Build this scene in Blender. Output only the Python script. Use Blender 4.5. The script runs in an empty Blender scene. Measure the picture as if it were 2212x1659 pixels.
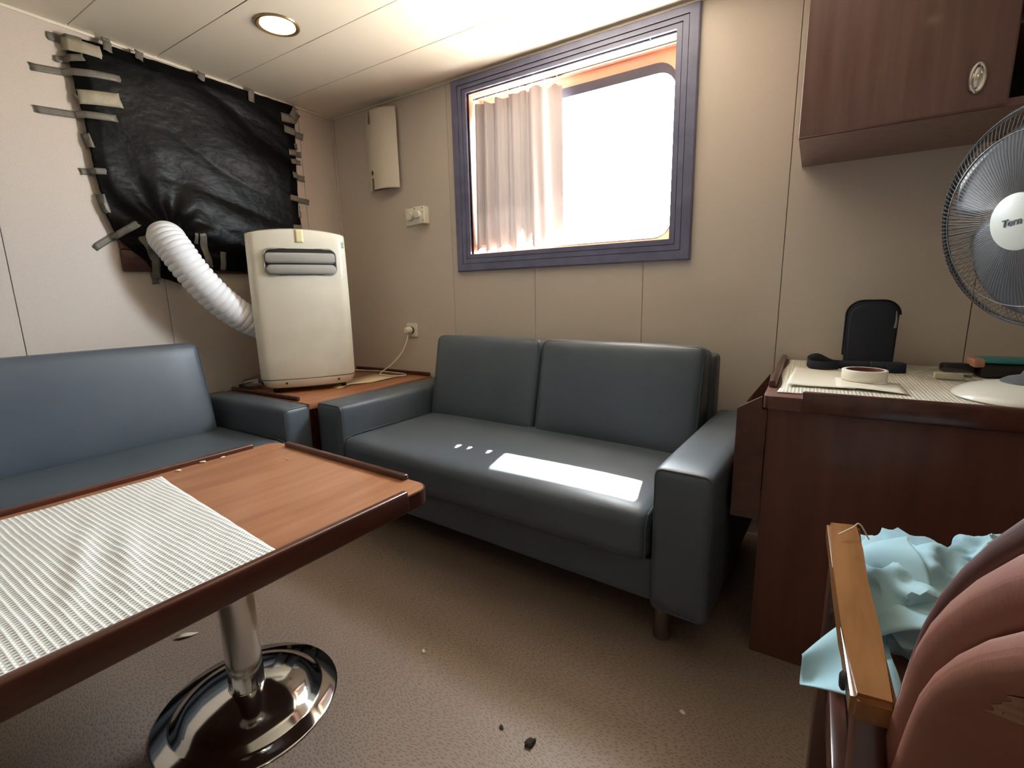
import bpy, bmesh, math, random
from mathutils import Vector, Matrix
random.seed(7)
SC = bpy.context.scene
C = SC.collection
PI = math.pi

# ------------------------------------------------------------------ camera
cam_d = bpy.data.cameras.new('camera')
cam_d.sensor_width = 36.0
cam_d.lens = 1025.0 / 2212.0 * 36.0
cam_d.clip_start = 0.02
cam = bpy.data.objects.new('camera', cam_d)
C.objects.link(cam)
CAM_Z = 1.03
r_ = Vector((0.84699759, 0.53118736, -0.02085854))
u_ = Vector((-0.0811582, 0.16798802, 0.98244255))
f_ = Vector((-0.52536505, 0.83043363, -0.18539565))
cam.matrix_world = Matrix(((r_.x, u_.x, -f_.x, 0), (r_.y, u_.y, -f_.y, 0), (r_.z, u_.z, -f_.z, CAM_Z), (0, 0, 0, 1)))
SC.camera = cam

# ------------------------------------------------------------------ daylight
SKY = 80.0
SUN = 150.0
LAMP = 19.0
w = bpy.data.worlds.new('sky')
SC.world = w
w.use_nodes = True
nt = w.node_tree
nt.nodes.clear()
wo = nt.nodes.new('ShaderNodeOutputWorld')
bg = nt.nodes.new('ShaderNodeBackground')
tc = nt.nodes.new('ShaderNodeTexCoord')
sx = nt.nodes.new('ShaderNodeSeparateXYZ')
rp = nt.nodes.new('ShaderNodeValToRGB')
rp.color_ramp.elements[0].position = 0.495
rp.color_ramp.elements[0].color = (1.0, 0.95, 0.87, 1)     # sunlit pale deck and water below the horizon
rp.color_ramp.elements[1].position = 0.505
rp.color_ramp.elements[1].color = (0.82, 0.92, 1.0, 1)
mp = nt.nodes.new('ShaderNodeMapRange')
mp.inputs[1].default_value = -1
mp.inputs[2].default_value = 1
nt.links.new(tc.outputs['Generated'], sx.inputs[0])
nt.links.new(sx.outputs['Z'], mp.inputs[0])
nt.links.new(mp.outputs[0], rp.inputs[0])
nt.links.new(rp.outputs[0], bg.inputs[0])
bg.inputs[1].default_value = SKY
nt.links.new(bg.outputs[0], wo.inputs[0])

sun_d = bpy.data.lights.new('sun', 'SUN')
sun_d.energy = SUN
sun_d.angle = math.radians(0.7)
sun_d.color = (1.0, 0.95, 0.86)
sun = bpy.data.objects.new('sun', sun_d)
sun.location = (-1.0, 7.0, 8.0)
sun.rotation_euler = Vector((0.12, -0.68, -0.80)).to_track_quat('-Z', 'Y').to_euler()
C.objects.link(sun)

# daylight sampling portal in the window opening (gives off no light of its own)
po_d = bpy.data.lights.new('window_portal', 'AREA')
po_d.shape = 'RECTANGLE'
po_d.size = 1.10
po_d.size_y = 0.72
po_d.cycles.is_portal = True
po = bpy.data.objects.new('window_portal', po_d)
po.location = (-1.10, 2.33, 1.62)
po.rotation_euler = (-PI / 2, 0, 0)
C.objects.link(po)

SC.view_settings.view_transform = 'Standard'
SC.view_settings.look = 'None'
SC.view_settings.gamma = 1.0
SC.view_settings.use_curve_mapping = False
SC.view_settings.exposure = 0.0
SC.cycles.max_bounces = 10
SC.cycles.diffuse_bounces = 6
SC.cycles.transparent_max_bounces = 12
SC.cycles.sample_clamp_indirect = 12.0
SC.cycles.caustics_reflective = False
SC.cycles.caustics_refractive = False

# ------------------------------------------------------------------ materials
def lin(c):
    return tuple(((v / 255) / 12.92 if v / 255 <= 0.04045 else (((v / 255) + 0.055) / 1.055) ** 2.4) for v in c) + (1.0,)

MATS = {}
def mat(name, col, rough=0.5, metal=0.0, spec=0.5, var=None, bump=None, stretch=(1, 1, 1), coat=0.0, trans=None, emit=None, sheen=0.0):
    """col: sRGB; var: (scale, second colour sRGB, detail); bump: (scale, strength, distance)"""
    m = bpy.data.materials.new(name)
    m.use_nodes = True
    t = m.node_tree
    b = t.nodes['Principled BSDF']
    b.inputs['Base Color'].default_value = lin(col)
    b.inputs['Roughness'].default_value = rough
    b.inputs['Metallic'].default_value = metal
    b.inputs['Specular IOR Level'].default_value = spec
    b.inputs['Coat Weight'].default_value = coat
    b.inputs['Coat Roughness'].default_value = 0.12
    b.inputs['Sheen Weight'].default_value = sheen
    if var or bump:
        tcn = t.nodes.new('ShaderNodeTexCoord')
        mpn = t.nodes.new('ShaderNodeMapping')
        mpn.inputs['Scale'].default_value = stretch
        t.links.new(tcn.outputs['Object'], mpn.inputs[0])
    if var:
        n = t.nodes.new('ShaderNodeTexNoise')
        n.inputs['Scale'].default_value = var[0]
        n.inputs['Detail'].default_value = var[2] if len(var) > 2 else 4
        t.links.new(mpn.outputs[0], n.inputs['Vector'])
        cr = t.nodes.new('ShaderNodeValToRGB')
        cr.color_ramp.elements[0].position = 0.32
        cr.color_ramp.elements[1].position = 0.68
        cr.color_ramp.elements[0].color = lin(col)
        cr.color_ramp.elements[1].color = lin(var[1])
        t.links.new(n.outputs['Fac'], cr.inputs[0])
        t.links.new(cr.outputs[0], b.inputs['Base Color'])
    if bump:
        n2 = t.nodes.new('ShaderNodeTexNoise')
        n2.inputs['Scale'].default_value = bump[0]
        n2.inputs['Detail'].default_value = 5
        t.links.new(mpn.outputs[0], n2.inputs['Vector'])
        bn = t.nodes.new('ShaderNodeBump')
        bn.inputs['Strength'].default_value = bump[1]
        bn.inputs['Distance'].default_value = bump[2]
        t.links.new(n2.outputs['Fac'], bn.inputs['Height'])
        t.links.new(bn.outputs[0], b.inputs['Normal'])
    if trans:
        b.inputs['Transmission Weight'].default_value = trans
    if emit:
        b.inputs['Emission Color'].default_value = lin(emit[0])
        b.inputs['Emission Strength'].default_value = emit[1]
    MATS[name] = m
    return m

wall_m = mat('wall_laminate', (207, 197, 187), 0.42, spec=0.35, var=(420, (194, 183, 172), 2))
seam_m = mat('dark_joint', (92, 80, 66), 0.8)
ceil_m = mat('ceiling_panel_paint', (222, 214, 196), 0.38, spec=0.4)
ceil_gap = mat('ceiling_joint', (150, 138, 118), 0.8)
hull_m = mat('hull_steel', (200, 200, 196), 0.6)
trim_m = mat('window_trim_glare_tint', (102, 105, 134), 0.35, spec=0.5, var=(14, (90, 92, 120), 4), stretch=(1, 1, 1), coat=0.2)  # blue window glare put into the colour of a dark brown frame
lining_m = mat('window_lining_peach', (228, 180, 156), 0.5)
rim_m = mat('window_rim_rubber', (46, 52, 70), 0.5)
oldframe_m = mat('old_window_frame_wood', (84, 42, 28), 0.4, var=(6, (58, 28, 20), 5), stretch=(1, 1, 8))
sofa_m = mat('grey_leatherette', (82, 92, 102), 0.42, spec=0.45, var=(5, (77, 86, 97), 3), bump=(380, 0.06, 0.002))
pipe_m = mat('grey_piping', (70, 79, 86), 0.5)
chrome_m = mat('polished_steel', (214, 212, 208), 0.09, metal=1.0)
steel_m = mat('brushed_steel_leg', (150, 146, 140), 0.28, metal=1.0)
tabtop_m = mat('orange_brown_veneer', (171, 121, 88), 0.33, spec=0.5, var=(3.2, (149, 98, 69), 6), stretch=(9, 1, 1), coat=0.15)
rail_m = mat('dark_mahogany', (86, 44, 30), 0.3, var=(5, (62, 30, 22), 5), stretch=(6, 1, 6), coat=0.3)
desk_m = mat('desk_mahogany_veneer', (104, 66, 54), 0.4, spec=0.4, var=(5, (90, 54, 45), 5), stretch=(6, 6, 0.7), coat=0.1)
cup_m = mat('cupboard_mahogany_veneer', (134, 102, 94), 0.36, spec=0.45, var=(5, (118, 86, 79), 5), stretch=(7, 7, 0.6), coat=0.2)
dark_m = mat('dark_interior', (26, 22, 26), 0.8)
ac_m = mat('cream_gloss_plastic', (226, 222, 206), 0.16, spec=0.5, var=(9, (218, 213, 196), 3))
ac_grey = mat('vent_grey_plastic', (160, 158, 152), 0.5)
ac_dark = mat('vent_dark', (24, 23, 24), 0.7)
ac_tape = mat('yellowed_tape', (232, 218, 172), 0.5)
green_m = mat('green_sticker', (150, 176, 150), 0.5)
hose_m = mat('white_hose_plastic', (232, 233, 236), 0.42, spec=0.4)
plastic_m = mat('black_bin_bag_plastic', (5, 5, 5), 0.36, spec=0.12, bump=(14, 0.22, 0.02), stretch=(1, 1, 1.8))
tape_m = mat('grey_duct_tape', (112, 108, 98), 0.45, var=(40, (98, 94, 84), 3))
tape2_m = mat('pale_masking_tape', (164, 157, 136), 0.55, var=(40, (150, 143, 122), 3))
white_m = mat('white_plastic', (226, 222, 208), 0.4)
lightcover_m = mat('painted_metal_cover', (214, 206, 190), 0.4, spec=0.4)
black_m = mat('black_plastic', (20, 20, 22), 0.4)
paper_m = mat('paper_white', (238, 236, 226), 0.75)
cream_m = mat('cream_paper_strip', (222, 206, 172), 0.7)
navy_m = mat('navy_fabric', (26, 32, 48), 0.8, var=(300, (20, 25, 38), 2), bump=(500, 0.2, 0.001))
zip_m = mat('zip_black', (14, 16, 24), 0.5)
core_m = mat('tape_core_card', (120, 66, 66), 0.7)
teal_m = mat('teal_plastic', (48, 130, 134), 0.4)
pink_m = mat('skin_tone_clip', (190, 140, 118), 0.5)
fan_white = mat('fan_white_plastic', (222, 224, 216), 0.25, spec=0.5)
fan_grey = mat('fan_grey_plastic', (96, 100, 108), 0.4)
fan_wire = mat('fan_wire_grey', (128, 130, 136), 0.3, metal=0.5)
blade_m = mat('fan_blade_smoke', (92, 95, 101), 0.34, spec=0.4)
badge_m = mat('fan_badge_grey', (206, 210, 204), 0.4)
letter_m = mat('badge_lettering', (84, 88, 100), 0.5)
chairwood_m = mat('chair_arm_wood', (148, 103, 62), 0.26, spec=0.5, var=(6, (124, 82, 46), 6), stretch=(6, 0.8, 6), coat=0.35)
chairleg_m = mat('chair_dark_wood', (82, 48, 36), 0.3, var=(6, (62, 36, 28), 4), coat=0.3)
leather_m = mat('brown_leather', (142, 92, 76), 0.48, spec=0.4, var=(4, (128, 80, 66), 4), bump=(200, 0.12, 0.002))
leather_d = mat('brown_leather_piping', (84, 48, 44), 0.5)
worn_m = mat('worn_leather_scuff', (170, 138, 112), 0.8, var=(60, (140, 104, 84), 4))
cloth_m = mat('pale_blue_cotton', (168, 206, 216), 0.85, var=(8, (150, 192, 210), 3), sheen=0.2)
crumb_m = mat('crumb_pale', (224, 214, 190), 0.8)
dirt_m = mat('dirt_dark', (46, 38, 32), 0.9)
lamp_m = mat('downlight_glass', (255, 240, 214), 0.4, emit=((255, 228, 188), LAMP))
lampring_m = mat('downlight_ring_brass', (176, 150, 116), 0.28, metal=0.8)

# floor: brown vinyl carpet printed with short dark dashes that swirl
floor_m = bpy.data.materials.new('floor_brown_fleck')
floor_m.use_nodes = True
t = floor_m.node_tree
b = t.nodes['Principled BSDF']
b.inputs['Roughness'].default_value = 0.5
b.inputs['Specular IOR Level'].default_value = 0.35
tcn = t.nodes.new('ShaderNodeTexCoord')
big = t.nodes.new('ShaderNodeTexNoise'); big.inputs['Scale'].default_value = 2.2; big.inputs['Detail'].default_value = 1
t.links.new(tcn.outputs['Object'], big.inputs['Vector'])
wv = t.nodes.new('ShaderNodeVectorMath'); wv.operation = 'SCALE'; wv.inputs['Scale'].default_value = 0.22
t.links.new(big.outputs['Color'], wv.inputs[0])
av = t.nodes.new('ShaderNodeVectorMath'); av.operation = 'ADD'
t.links.new(tcn.outputs['Object'], av.inputs[0]); t.links.new(wv.outputs[0], av.inputs[1])
mpn = t.nodes.new('ShaderNodeMapping'); mpn.inputs['Scale'].default_value = (70, 190, 1); mpn.inputs['Rotation'].default_value = (0, 0, 0.6)
t.links.new(av.outputs[0], mpn.inputs[0])
vor = t.nodes.new('ShaderNodeTexVoronoi'); vor.voronoi_dimensions = '2D'; vor.inputs['Scale'].default_value = 1.0
t.links.new(mpn.outputs[0], vor.inputs['Vector'])
cr = t.nodes.new('ShaderNodeValToRGB')
cr.color_ramp.elements[0].position = 0.16; cr.color_ramp.elements[0].color = lin((122, 105, 93))
cr.color_ramp.elements[1].position = 0.30; cr.color_ramp.elements[1].color = lin((150, 133, 121))
t.links.new(vor.outputs['Distance'], cr.inputs[0])
st = t.nodes.new('ShaderNodeTexNoise'); st.inputs['Scale'].default_value = 1.3; st.inputs['Detail'].default_value = 5
t.links.new(tcn.outputs['Object'], st.inputs['Vector'])
cr2 = t.nodes.new('ShaderNodeValToRGB')
cr2.color_ramp.elements[0].position = 0.3; cr2.color_ramp.elements[0].color = (0.88, 0.85, 0.82, 1)
cr2.color_ramp.elements[1].position = 0.7; cr2.color_ramp.elements[1].color = (1, 1, 1, 1)
t.links.new(st.outputs['Fac'], cr2.inputs[0])
mx = t.nodes.new('ShaderNodeMix'); mx.data_type = 'RGBA'; mx.blend_type = 'MULTIPLY'; mx.inputs[0].default_value = 1.0
t.links.new(cr.outputs[0], mx.inputs[6]); t.links.new(cr2.outputs[0], mx.inputs[7])
t.links.new(mx.outputs[2], b.inputs['Base Color'])
bn = t.nodes.new('ShaderNodeBump'); bn.inputs['Strength'].default_value = 0.25; bn.inputs['Distance'].default_value = 0.002
t.links.new(vor.outputs['Distance'], bn.inputs['Height']); t.links.new(bn.outputs[0], b.inputs['Normal'])

# non-slip mesh mat: knitted rows of little holes
def mesh_mat(name, c_yarn, c_hole, pitch):
    m = bpy.data.materials.new(name)
    m.use_nodes = True
    t = m.node_tree
    b = t.nodes['Principled BSDF']
    b.inputs['Roughness'].default_value = 0.7
    tcn = t.nodes.new('ShaderNodeTexCoord')
    sp = t.nodes.new('ShaderNodeSeparateXYZ')
    t.links.new(tcn.outputs['Object'], sp.inputs[0])
    outs = []
    for ax, k in ((0, 2 * PI / pitch), (1, 2 * PI / (pitch * 1.25))):
        mu = t.nodes.new('ShaderNodeMath'); mu.operation = 'MULTIPLY'; mu.inputs[1].default_value = k
        si = t.nodes.new('ShaderNodeMath'); si.operation = 'SINE'
        t.links.new(sp.outputs[ax], mu.inputs[0]); t.links.new(mu.outputs[0], si.inputs[0])
        outs.append(si)
    mn = t.nodes.new('ShaderNodeMath'); mn.operation = 'MINIMUM'
    t.links.new(outs[0].outputs[0], mn.inputs[0]); t.links.new(outs[1].outputs[0], mn.inputs[1])
    cr = t.nodes.new('ShaderNodeValToRGB')
    cr.color_ramp.elements[0].position = 0.05; cr.color_ramp.elements[0].color = lin(c_yarn)
    cr.color_ramp.elements[1].position = 0.55; cr.color_ramp.elements[1].color = lin(c_hole)
    t.links.new(mn.outputs[0], cr.inputs[0]); t.links.new(cr.outputs[0], b.inputs['Base Color'])
    bn = t.nodes.new('ShaderNodeBump'); bn.invert = True; bn.inputs['Strength'].default_value = 0.6; bn.inputs['Distance'].default_value = 0.002
    t.links.new(mn.outputs[0], bn.inputs['Height']); t.links.new(bn.outputs[0], b.inputs['Normal'])
    return m
mat_m = mesh_mat('white_nonslip_mesh', (232, 232, 228), (182, 177, 170), 0.0085)
deskmat_m = mesh_mat('cream_nonslip_mesh', (226, 224, 214), (182, 177, 162), 0.0085)

# curtain cloth: lets some daylight through
cur_m = bpy.data.materials.new('curtain_cloth')
cur_m.use_nodes = True
t = cur_m.node_tree
b = t.nodes['Principled BSDF']
b.inputs['Base Color'].default_value = lin((182, 172, 172)); b.inputs['Roughness'].default_value = 0.9
tr = t.nodes.new('ShaderNodeBsdfTranslucent'); tr.inputs[0].default_value = lin((176, 164, 160))
ms = t.nodes.new('ShaderNodeMixShader'); ms.inputs[0].default_value = 0.011
t.links.new(b.outputs[0], ms.inputs[1]); t.links.new(tr.outputs[0], ms.inputs[2])
t.links.new(ms.outputs[0], t.nodes['Material Output'].inputs[0])

def clear_mat(name, fac, tint, gl_rough=0.03):
    m = bpy.data.materials.new(name)
    m.use_nodes = True
    t = m.node_tree
    t.nodes.remove(t.nodes['Principled BSDF'])
    a = t.nodes.new('ShaderNodeBsdfTransparent'); a.inputs[0].default_value = tint
    g = t.nodes.new('ShaderNodeBsdfGlossy'); g.inputs['Roughness'].default_value = gl_rough
    s = t.nodes.new('ShaderNodeMixShader'); s.inputs[0].default_value = fac
    t.links.new(a.outputs[0], s.inputs[1]); t.links.new(g.outputs[0], s.inputs[2])
    t.links.new(s.outputs[0], t.nodes['Material Output'].inputs[0])
    return m
glass_m = clear_mat('window_glass', 0.04, (0.96, 0.98, 0.98, 1))
clear_m = clear_mat('clear_plastic', 0.18, (0.82, 0.80, 0.78, 1), 0.1)
bag_m = clear_mat('clear_bag_plastic', 0.10, (0.92, 0.91, 0.88, 1), 0.2)

# ------------------------------------------------------------------ helpers
def tag(o, label=None, cat=None, group=None, kind=None):
    if label: o['label'] = label
    if cat: o['category'] = cat
    if group: o['group'] = group
    if kind: o['kind'] = kind
    return o

def thing(name, label, cat, loc=(0, 0, 0), rotz=0.0, group=None, kind=None):
    o = bpy.data.objects.new(name, None)
    o.empty_display_size = 0.05
    o.location = loc
    o.rotation_euler = (0, 0, rotz)
    C.objects.link(o)
    return tag(o, label, cat, group, kind)

def obj(name, bm, m, parent=None, smooth=True, angle=35, solid=0.0, loc=None, rot=None):
    me = bpy.data.meshes.new(name)
    bmesh.ops.recalc_face_normals(bm, faces=bm.faces[:])
    bm.to_mesh(me)
    bm.free()
    if smooth:
        for p_ in me.polygons: p_.use_smooth = True
        me.set_sharp_from_angle(angle=math.radians(angle))
    for mm in (m if isinstance(m, (list, tuple)) else [m]):
        me.materials.append(mm)
    o = bpy.data.objects.new(name, me)
    C.objects.link(o)
    if loc: o.location = loc
    if rot: o.rotation_euler = rot
    if parent: o.parent = parent
    if solid:
        md = o.modifiers.new('thickness', 'SOLIDIFY')
        md.thickness = solid
        md.offset = 0
    return o

def NB(): return bmesh.new()

def box(bm, x0, x1, y0, y1, z0, z1, bev=0.0, seg=2, M=None):
    r = bmesh.ops.create_cube(bm, size=1.0)
    vs = r['verts']
    bmesh.ops.scale(bm, vec=(x1 - x0, y1 - y0, z1 - z0), verts=vs)
    bmesh.ops.translate(bm, vec=((x0 + x1) / 2, (y0 + y1) / 2, (z0 + z1) / 2), verts=vs)
    if bev:
        es = list({e for v in vs for e in v.link_edges})
        rr = bmesh.ops.bevel(bm, geom=es, offset=bev, segments=seg, affect='EDGES', profile=0.5)
        vs = list({v for f in rr['faces'] for v in f.verts} | {v for v in vs if v.is_valid})
    if M: bmesh.ops.transform(bm, matrix=M, verts=vs)
    return vs

def bx(*a, **k):
    bm = NB(); box(bm, *a, **k); return bm

def axis(h, r, n):
    c = [-h, -h + 0.15 * r, -h + 0.42 * r, -h + r]
    inner = [(-h + r) + (2 * (h - r)) * i / n for i in range(1, n)]
    return c + inner + [h - r, h - 0.42 * r, h - 0.15 * r, h]

def cushion(sx_, sy_, sz_, r, puff=(0, 0, 0), n=8, fn=None):
    """rounded, slightly puffed box centred on the origin"""
    bm = NB()
    h = (sx_ / 2, sy_ / 2, sz_ / 2)
    r = min(r, min(h) * 0.98)
    A = [axis(h[i], r, n) for i in range(3)]
    cache = {}
    def vert(i, j, k):
        key = (i, j, k)
        if key in cache: return cache[key]
        P = Vector((A[0][i], A[1][j], A[2][k]))
        q = Vector([max(-(h[a] - r), min(h[a] - r, P[a])) for a in range(3)])
        d = P - q
        if d.length > 1e-9: P = q + d.normalized() * r
        g = [P[a] / h[a] for a in range(3)]
        for a in range(3):
            if puff[a]:
                o1, o2 = [x for x in range(3) if x != a]
                P[a] += puff[a] * g[a] * max(0, 1 - g[o1] ** 4) * max(0, 1 - g[o2] ** 4)
        if fn: P = fn(P)
        cache[key] = bm.verts.new(P)
        return cache[key]
    N = [len(a) - 1 for a in A]
    for a in range(3):
        o1, o2 = [x for x in range(3) if x != a]
        for side in (0, N[a]):
            for i in range(N[o1]):
                for j in range(N[o2]):
                    quad = []
                    for di, dj in ((0, 0), (1, 0), (1, 1), (0, 1)):
                        idx = [0, 0, 0]; idx[a] = side; idx[o1] = i + di; idx[o2] = j + dj
                        quad.append(vert(*idx))
                    bm.faces.new(quad)
    return bm

def smooth_path(pts, n):
    """Catmull-Rom through pts"""
    P = [Vector(p) for p in pts]
    P = [P[0] * 2 - P[1]] + P + [P[-1] * 2 - P[-2]]
    out = []
    m = len(P) - 3
    for i in range(n + 1):
        s = i / n * m
        k = min(int(s), m - 1)
        t_ = s - k
        a, b_, c, d = P[k:k + 4]
        out.append(0.5 * ((2 * b_) + (c - a) * t_ + (2 * a - 5 * b_ + 4 * c - d) * t_ ** 2 + (3 * b_ - a - 3 * c + d) * t_ ** 3))
    return out

def tube(bm, path, rad, seg=12, closed=False, cap=True):
    path = [Vector(p) for p in path]
    n = len(path)
    rings = []
    up = None
    for i, p in enumerate(path):
        if closed: tg = path[(i + 1) % n] - path[i - 1]
        else: tg = path[min(i + 1, n - 1)] - path[max(i - 1, 0)]
        if tg.length < 1e-9: tg = Vector((0, 0, 1))
        tg.normalize()
        if up is None:
            up = Vector((0, 0, 1)) if abs(tg.z) < 0.9 else Vector((1, 0, 0))
        s = tg.cross(up)
        if s.length < 1e-6: s = tg.cross(Vector((1, 0, 0)))
        s.normalize()
        up = s.cross(tg).normalized()
        rr = rad(i / (n - 1)) if callable(rad) else rad
        rings.append([bm.verts.new(p + (s * math.cos(2 * PI * k / seg) + up * math.sin(2 * PI * k / seg)) * rr) for k in range(seg)])
    m = n if closed else n - 1
    for i in range(m):
        a, b_ = rings[i], rings[(i + 1) % n]
        for k in range(seg):
            bm.faces.new((a[k], a[(k + 1) % seg], b_[(k + 1) % seg], b_[k]))
    if cap and not closed:
        bm.faces.new(rings[0][::-1]); bm.faces.new(rings[-1])

def lathe(bm, prof, seg=40, M=None, close=False):
    """prof: list of (r, z)"""
    rings = []
    for r, z in prof:
        if r < 1e-6:
            rings.append([bm.verts.new((0, 0, z))])
        else:
            rings.append([bm.verts.new((r * math.cos(2 * PI * k / seg), r * math.sin(2 * PI * k / seg), z)) for k in range(seg)])
    pairs = list(zip(rings, rings[1:]))
    if close: pairs.append((rings[-1], rings[0]))
    for a, b_ in pairs:
        for k in range(seg):
            k2 = (k + 1) % seg
            if len(a) == 1 and len(b_) == 1: continue
            if len(a) == 1: bm.faces.new((a[0], b_[k2], b_[k]))
            elif len(b_) == 1: bm.faces.new((a[k], a[k2], b_[0]))
            else: bm.faces.new((a[k], a[k2], b_[k2], b_[k]))
    if M: bmesh.ops.transform(bm, matrix=M, verts=bm.verts[:])

def prism(bm, poly, z0, z1, bev=0.0):
    """extrude an x,y outline from z0 to z1"""
    lo = [bm.verts.new((x, y, z0)) for x, y in poly]
    hi = [bm.verts.new((x, y, z1)) for x, y in poly]
    n = len(poly)
    bm.faces.new(lo[::-1]); top = bm.faces.new(hi)
    for i in range(n):
        bm.faces.new((lo[i], lo[(i + 1) % n], hi[(i + 1) % n], hi[i]))
    if bev:
        bmesh.ops.bevel(bm, geom=list(top.edges), offset=bev, segments=2, affect='EDGES', profile=0.5)

def rrect(x0, x1, y0, y1, r, n=6):
    out = []
    for cx, cy, a0 in ((x1 - r, y1 - r, 0), (x0 + r, y1 - r, 90), (x0 + r, y0 + r, 180), (x1 - r, y0 + r, 270)):
        for i in range(n + 1):
            a = math.radians(a0 + 90 * i / n)
            out.append((cx + r * math.cos(a), cy + r * math.sin(a)))
    return out

def grid(bm, nx, ny, fn):
    vs = [[bm.verts.new(fn(i / nx, j / ny)) for j in range(ny + 1)] for i in range(nx + 1)]
    for i in range(nx):
        for j in range(ny):
            bm.faces.new((vs[i][j], vs[i + 1][j], vs[i + 1][j + 1], vs[i][j + 1]))
    return vs

def struct(o): o['kind'] = 'structure'; return o

# ------------------------------------------------------------------ room shell
LX, RX, FY, BY, CZ = -2.641, 1.75, -1.9, 2.143, 2.13
HX0, HX1, HZ0, HZ1 = -1.595, -0.545, 1.248, 2.045            # window opening

fl = struct(obj('floor', bx(LX - 0.1, RX + 0.1, FY - 0.1, BY + 0.1, -0.06, 0), floor_m, smooth=False))
tag(fl, 'brown floor covering printed with short dark flecks')

ce = struct(obj('ceiling', bx(LX - 0.1, RX + 0.1, FY - 0.1, BY + 0.15, CZ + 0.012, CZ + 0.08), ceil_gap, smooth=False))
tag(ce, 'cream ceiling of long narrow panels')
edges = [1.187 + 0.3115 * k for k in range(-10, 4)]
edges = [FY] + [e for e in edges if e > FY + 0.05 and e < BY - 0.02] + [BY]
LAMPS = [(-1.945, 1.345), (-1.945, -0.215), (0.55, 0.097)]
for a, b_ in zip(edges, edges[1:]):
    bm = NB()
    holes = sorted([l for l in LAMPS if a < l[1] < b_])
    if not holes:
        box(bm, LX, RX, a + 0.0012, b_ - 0.0012, CZ, CZ + 0.012, bev=0.0015, seg=1)
    else:                                                    # panel with round cut-outs for the downlights
        xs = [LX] + [v for l in holes for v in (l[0] - 0.1, l[0] + 0.1)] + [RX]
        for i in range(0, len(xs), 2):
            box(bm, xs[i], xs[i + 1], a + 0.0012, b_ - 0.0012, CZ, CZ + 0.012)
        for lx, ly in holes:
            n = 48
            inn, out = [], []
            hx, hy0, hy1 = 0.1, ly - (a + 0.0012), (b_ - 0.0012) - ly
            angs = sorted([2 * PI * (k + 0.5) / n for k in range(n)] + [math.atan2(q, p_) % (2 * PI) for p_ in (hx, -hx) for q in (hy1, -hy0)])
            n = len(angs)
            for an in angs:
                c_, s_ = math.cos(an), math.sin(an)
                tt = min(hx / abs(c_) if abs(c_) > 1e-6 else 9, (hy1 if s_ > 0 else hy0) / abs(s_) if abs(s_) > 1e-6 else 9)
                inn.append(bm.verts.new((lx + 0.072 * c_, ly + 0.072 * s_, CZ)))
                out.append(bm.verts.new((lx + tt * c_, ly + tt * s_, CZ)))
            for k in range(n):
                bm.faces.new((inn[k], inn[(k + 1) % n], out[(k + 1) % n], out[k]))
    obj('ceiling_panel', bm, ceil_m, ce, smooth=False)

# back wall: hull behind, laminate panels in front
bm = NB()
for a in ((LX - 0.1, HX0 - 0.014, 0, CZ), (HX1 + 0.014, RX + 0.1, 0, CZ), (HX0 - 0.014, HX1 + 0.014, 0, HZ0 - 0.014), (HX0 - 0.014, HX1 + 0.014, HZ1 + 0.014, CZ)):
    box(bm, a[0], a[1], BY + 0.012, BY + 0.05, a[2], a[3])
wb = tag(struct(obj('wall_back', bm, seam_m, smooth=False)), 'beige panelled wall with the window')
cols = [LX, -1.73, -1.205, -0.655, -0.115, 0.44, 0.99, RX]
for a, b_ in zip(cols, cols[1:]):
    a, b_ = a + 0.0012, b_ - 0.0012
    bm = NB()
    if b_ <= HX0 or a >= HX1:
        box(bm, a, b_, BY, BY + 0.012, 0, CZ, bev=0.001, seg=1)
    else:
        box(bm, a, b_, BY, BY + 0.012, 0, HZ0)
        box(bm, a, b_, BY, BY + 0.012, HZ1, CZ)
        if a < HX0: box(bm, a, HX0, BY, BY + 0.012, HZ0, HZ1)
        if b_ > HX1: box(bm, HX1, b_, BY, BY + 0.012, HZ0, HZ1)
    obj('wall_panel', bm, wall_m, wb, smooth=False)

wl = tag(struct(obj('wall_left', bx(LX - 0.06, LX - 0.012, FY - 0.1, BY + 0.05, 0, CZ), seam_m, smooth=False)), 'beige panelled wall behind the long sofa')
ys = [FY, -1.533, -1.009, -0.485, 0.039, 0.563, 1.087, 1.9, BY]
for a, b_ in zip(ys, ys[1:]):
    obj('wall_panel', bx(LX - 0.012, LX, a + 0.0012, b_ - 0.0012, 0, CZ, bev=0.001, seg=1), wall_m, wl, smooth=False)
wr = tag(struct(obj('wall_right', bx(RX + 0.012, RX + 0.06, FY - 0.1, BY + 0.05, 0, CZ), seam_m, smooth=False)), 'beige panelled wall beyond the desk')
n = 7
for k in range(n):
    a, b_ = FY + (BY - FY) * k / n, FY + (BY - FY) * (k + 1) / n
    obj('wall_panel', bx(RX, RX + 0.012, a + 0.0012, b_ - 0.0012, 0, CZ), wall_m, wr, smooth=False)
wf = tag(struct(obj('wall_front', bx(LX - 0.1, RX + 0.1, FY - 0.06, FY - 0.012, 0, CZ), seam_m, smooth=False)), 'beige panelled wall opposite the window')
n = 8
for k in range(n):
    a, b_ = LX + (RX - LX) * k / n, LX + (RX - LX) * (k + 1) / n
    obj('wall_panel', bx(a + 0.0012, b_ - 0.0012, FY - 0.012, FY, 0, CZ), wall_m, wf, smooth=False)
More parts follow.
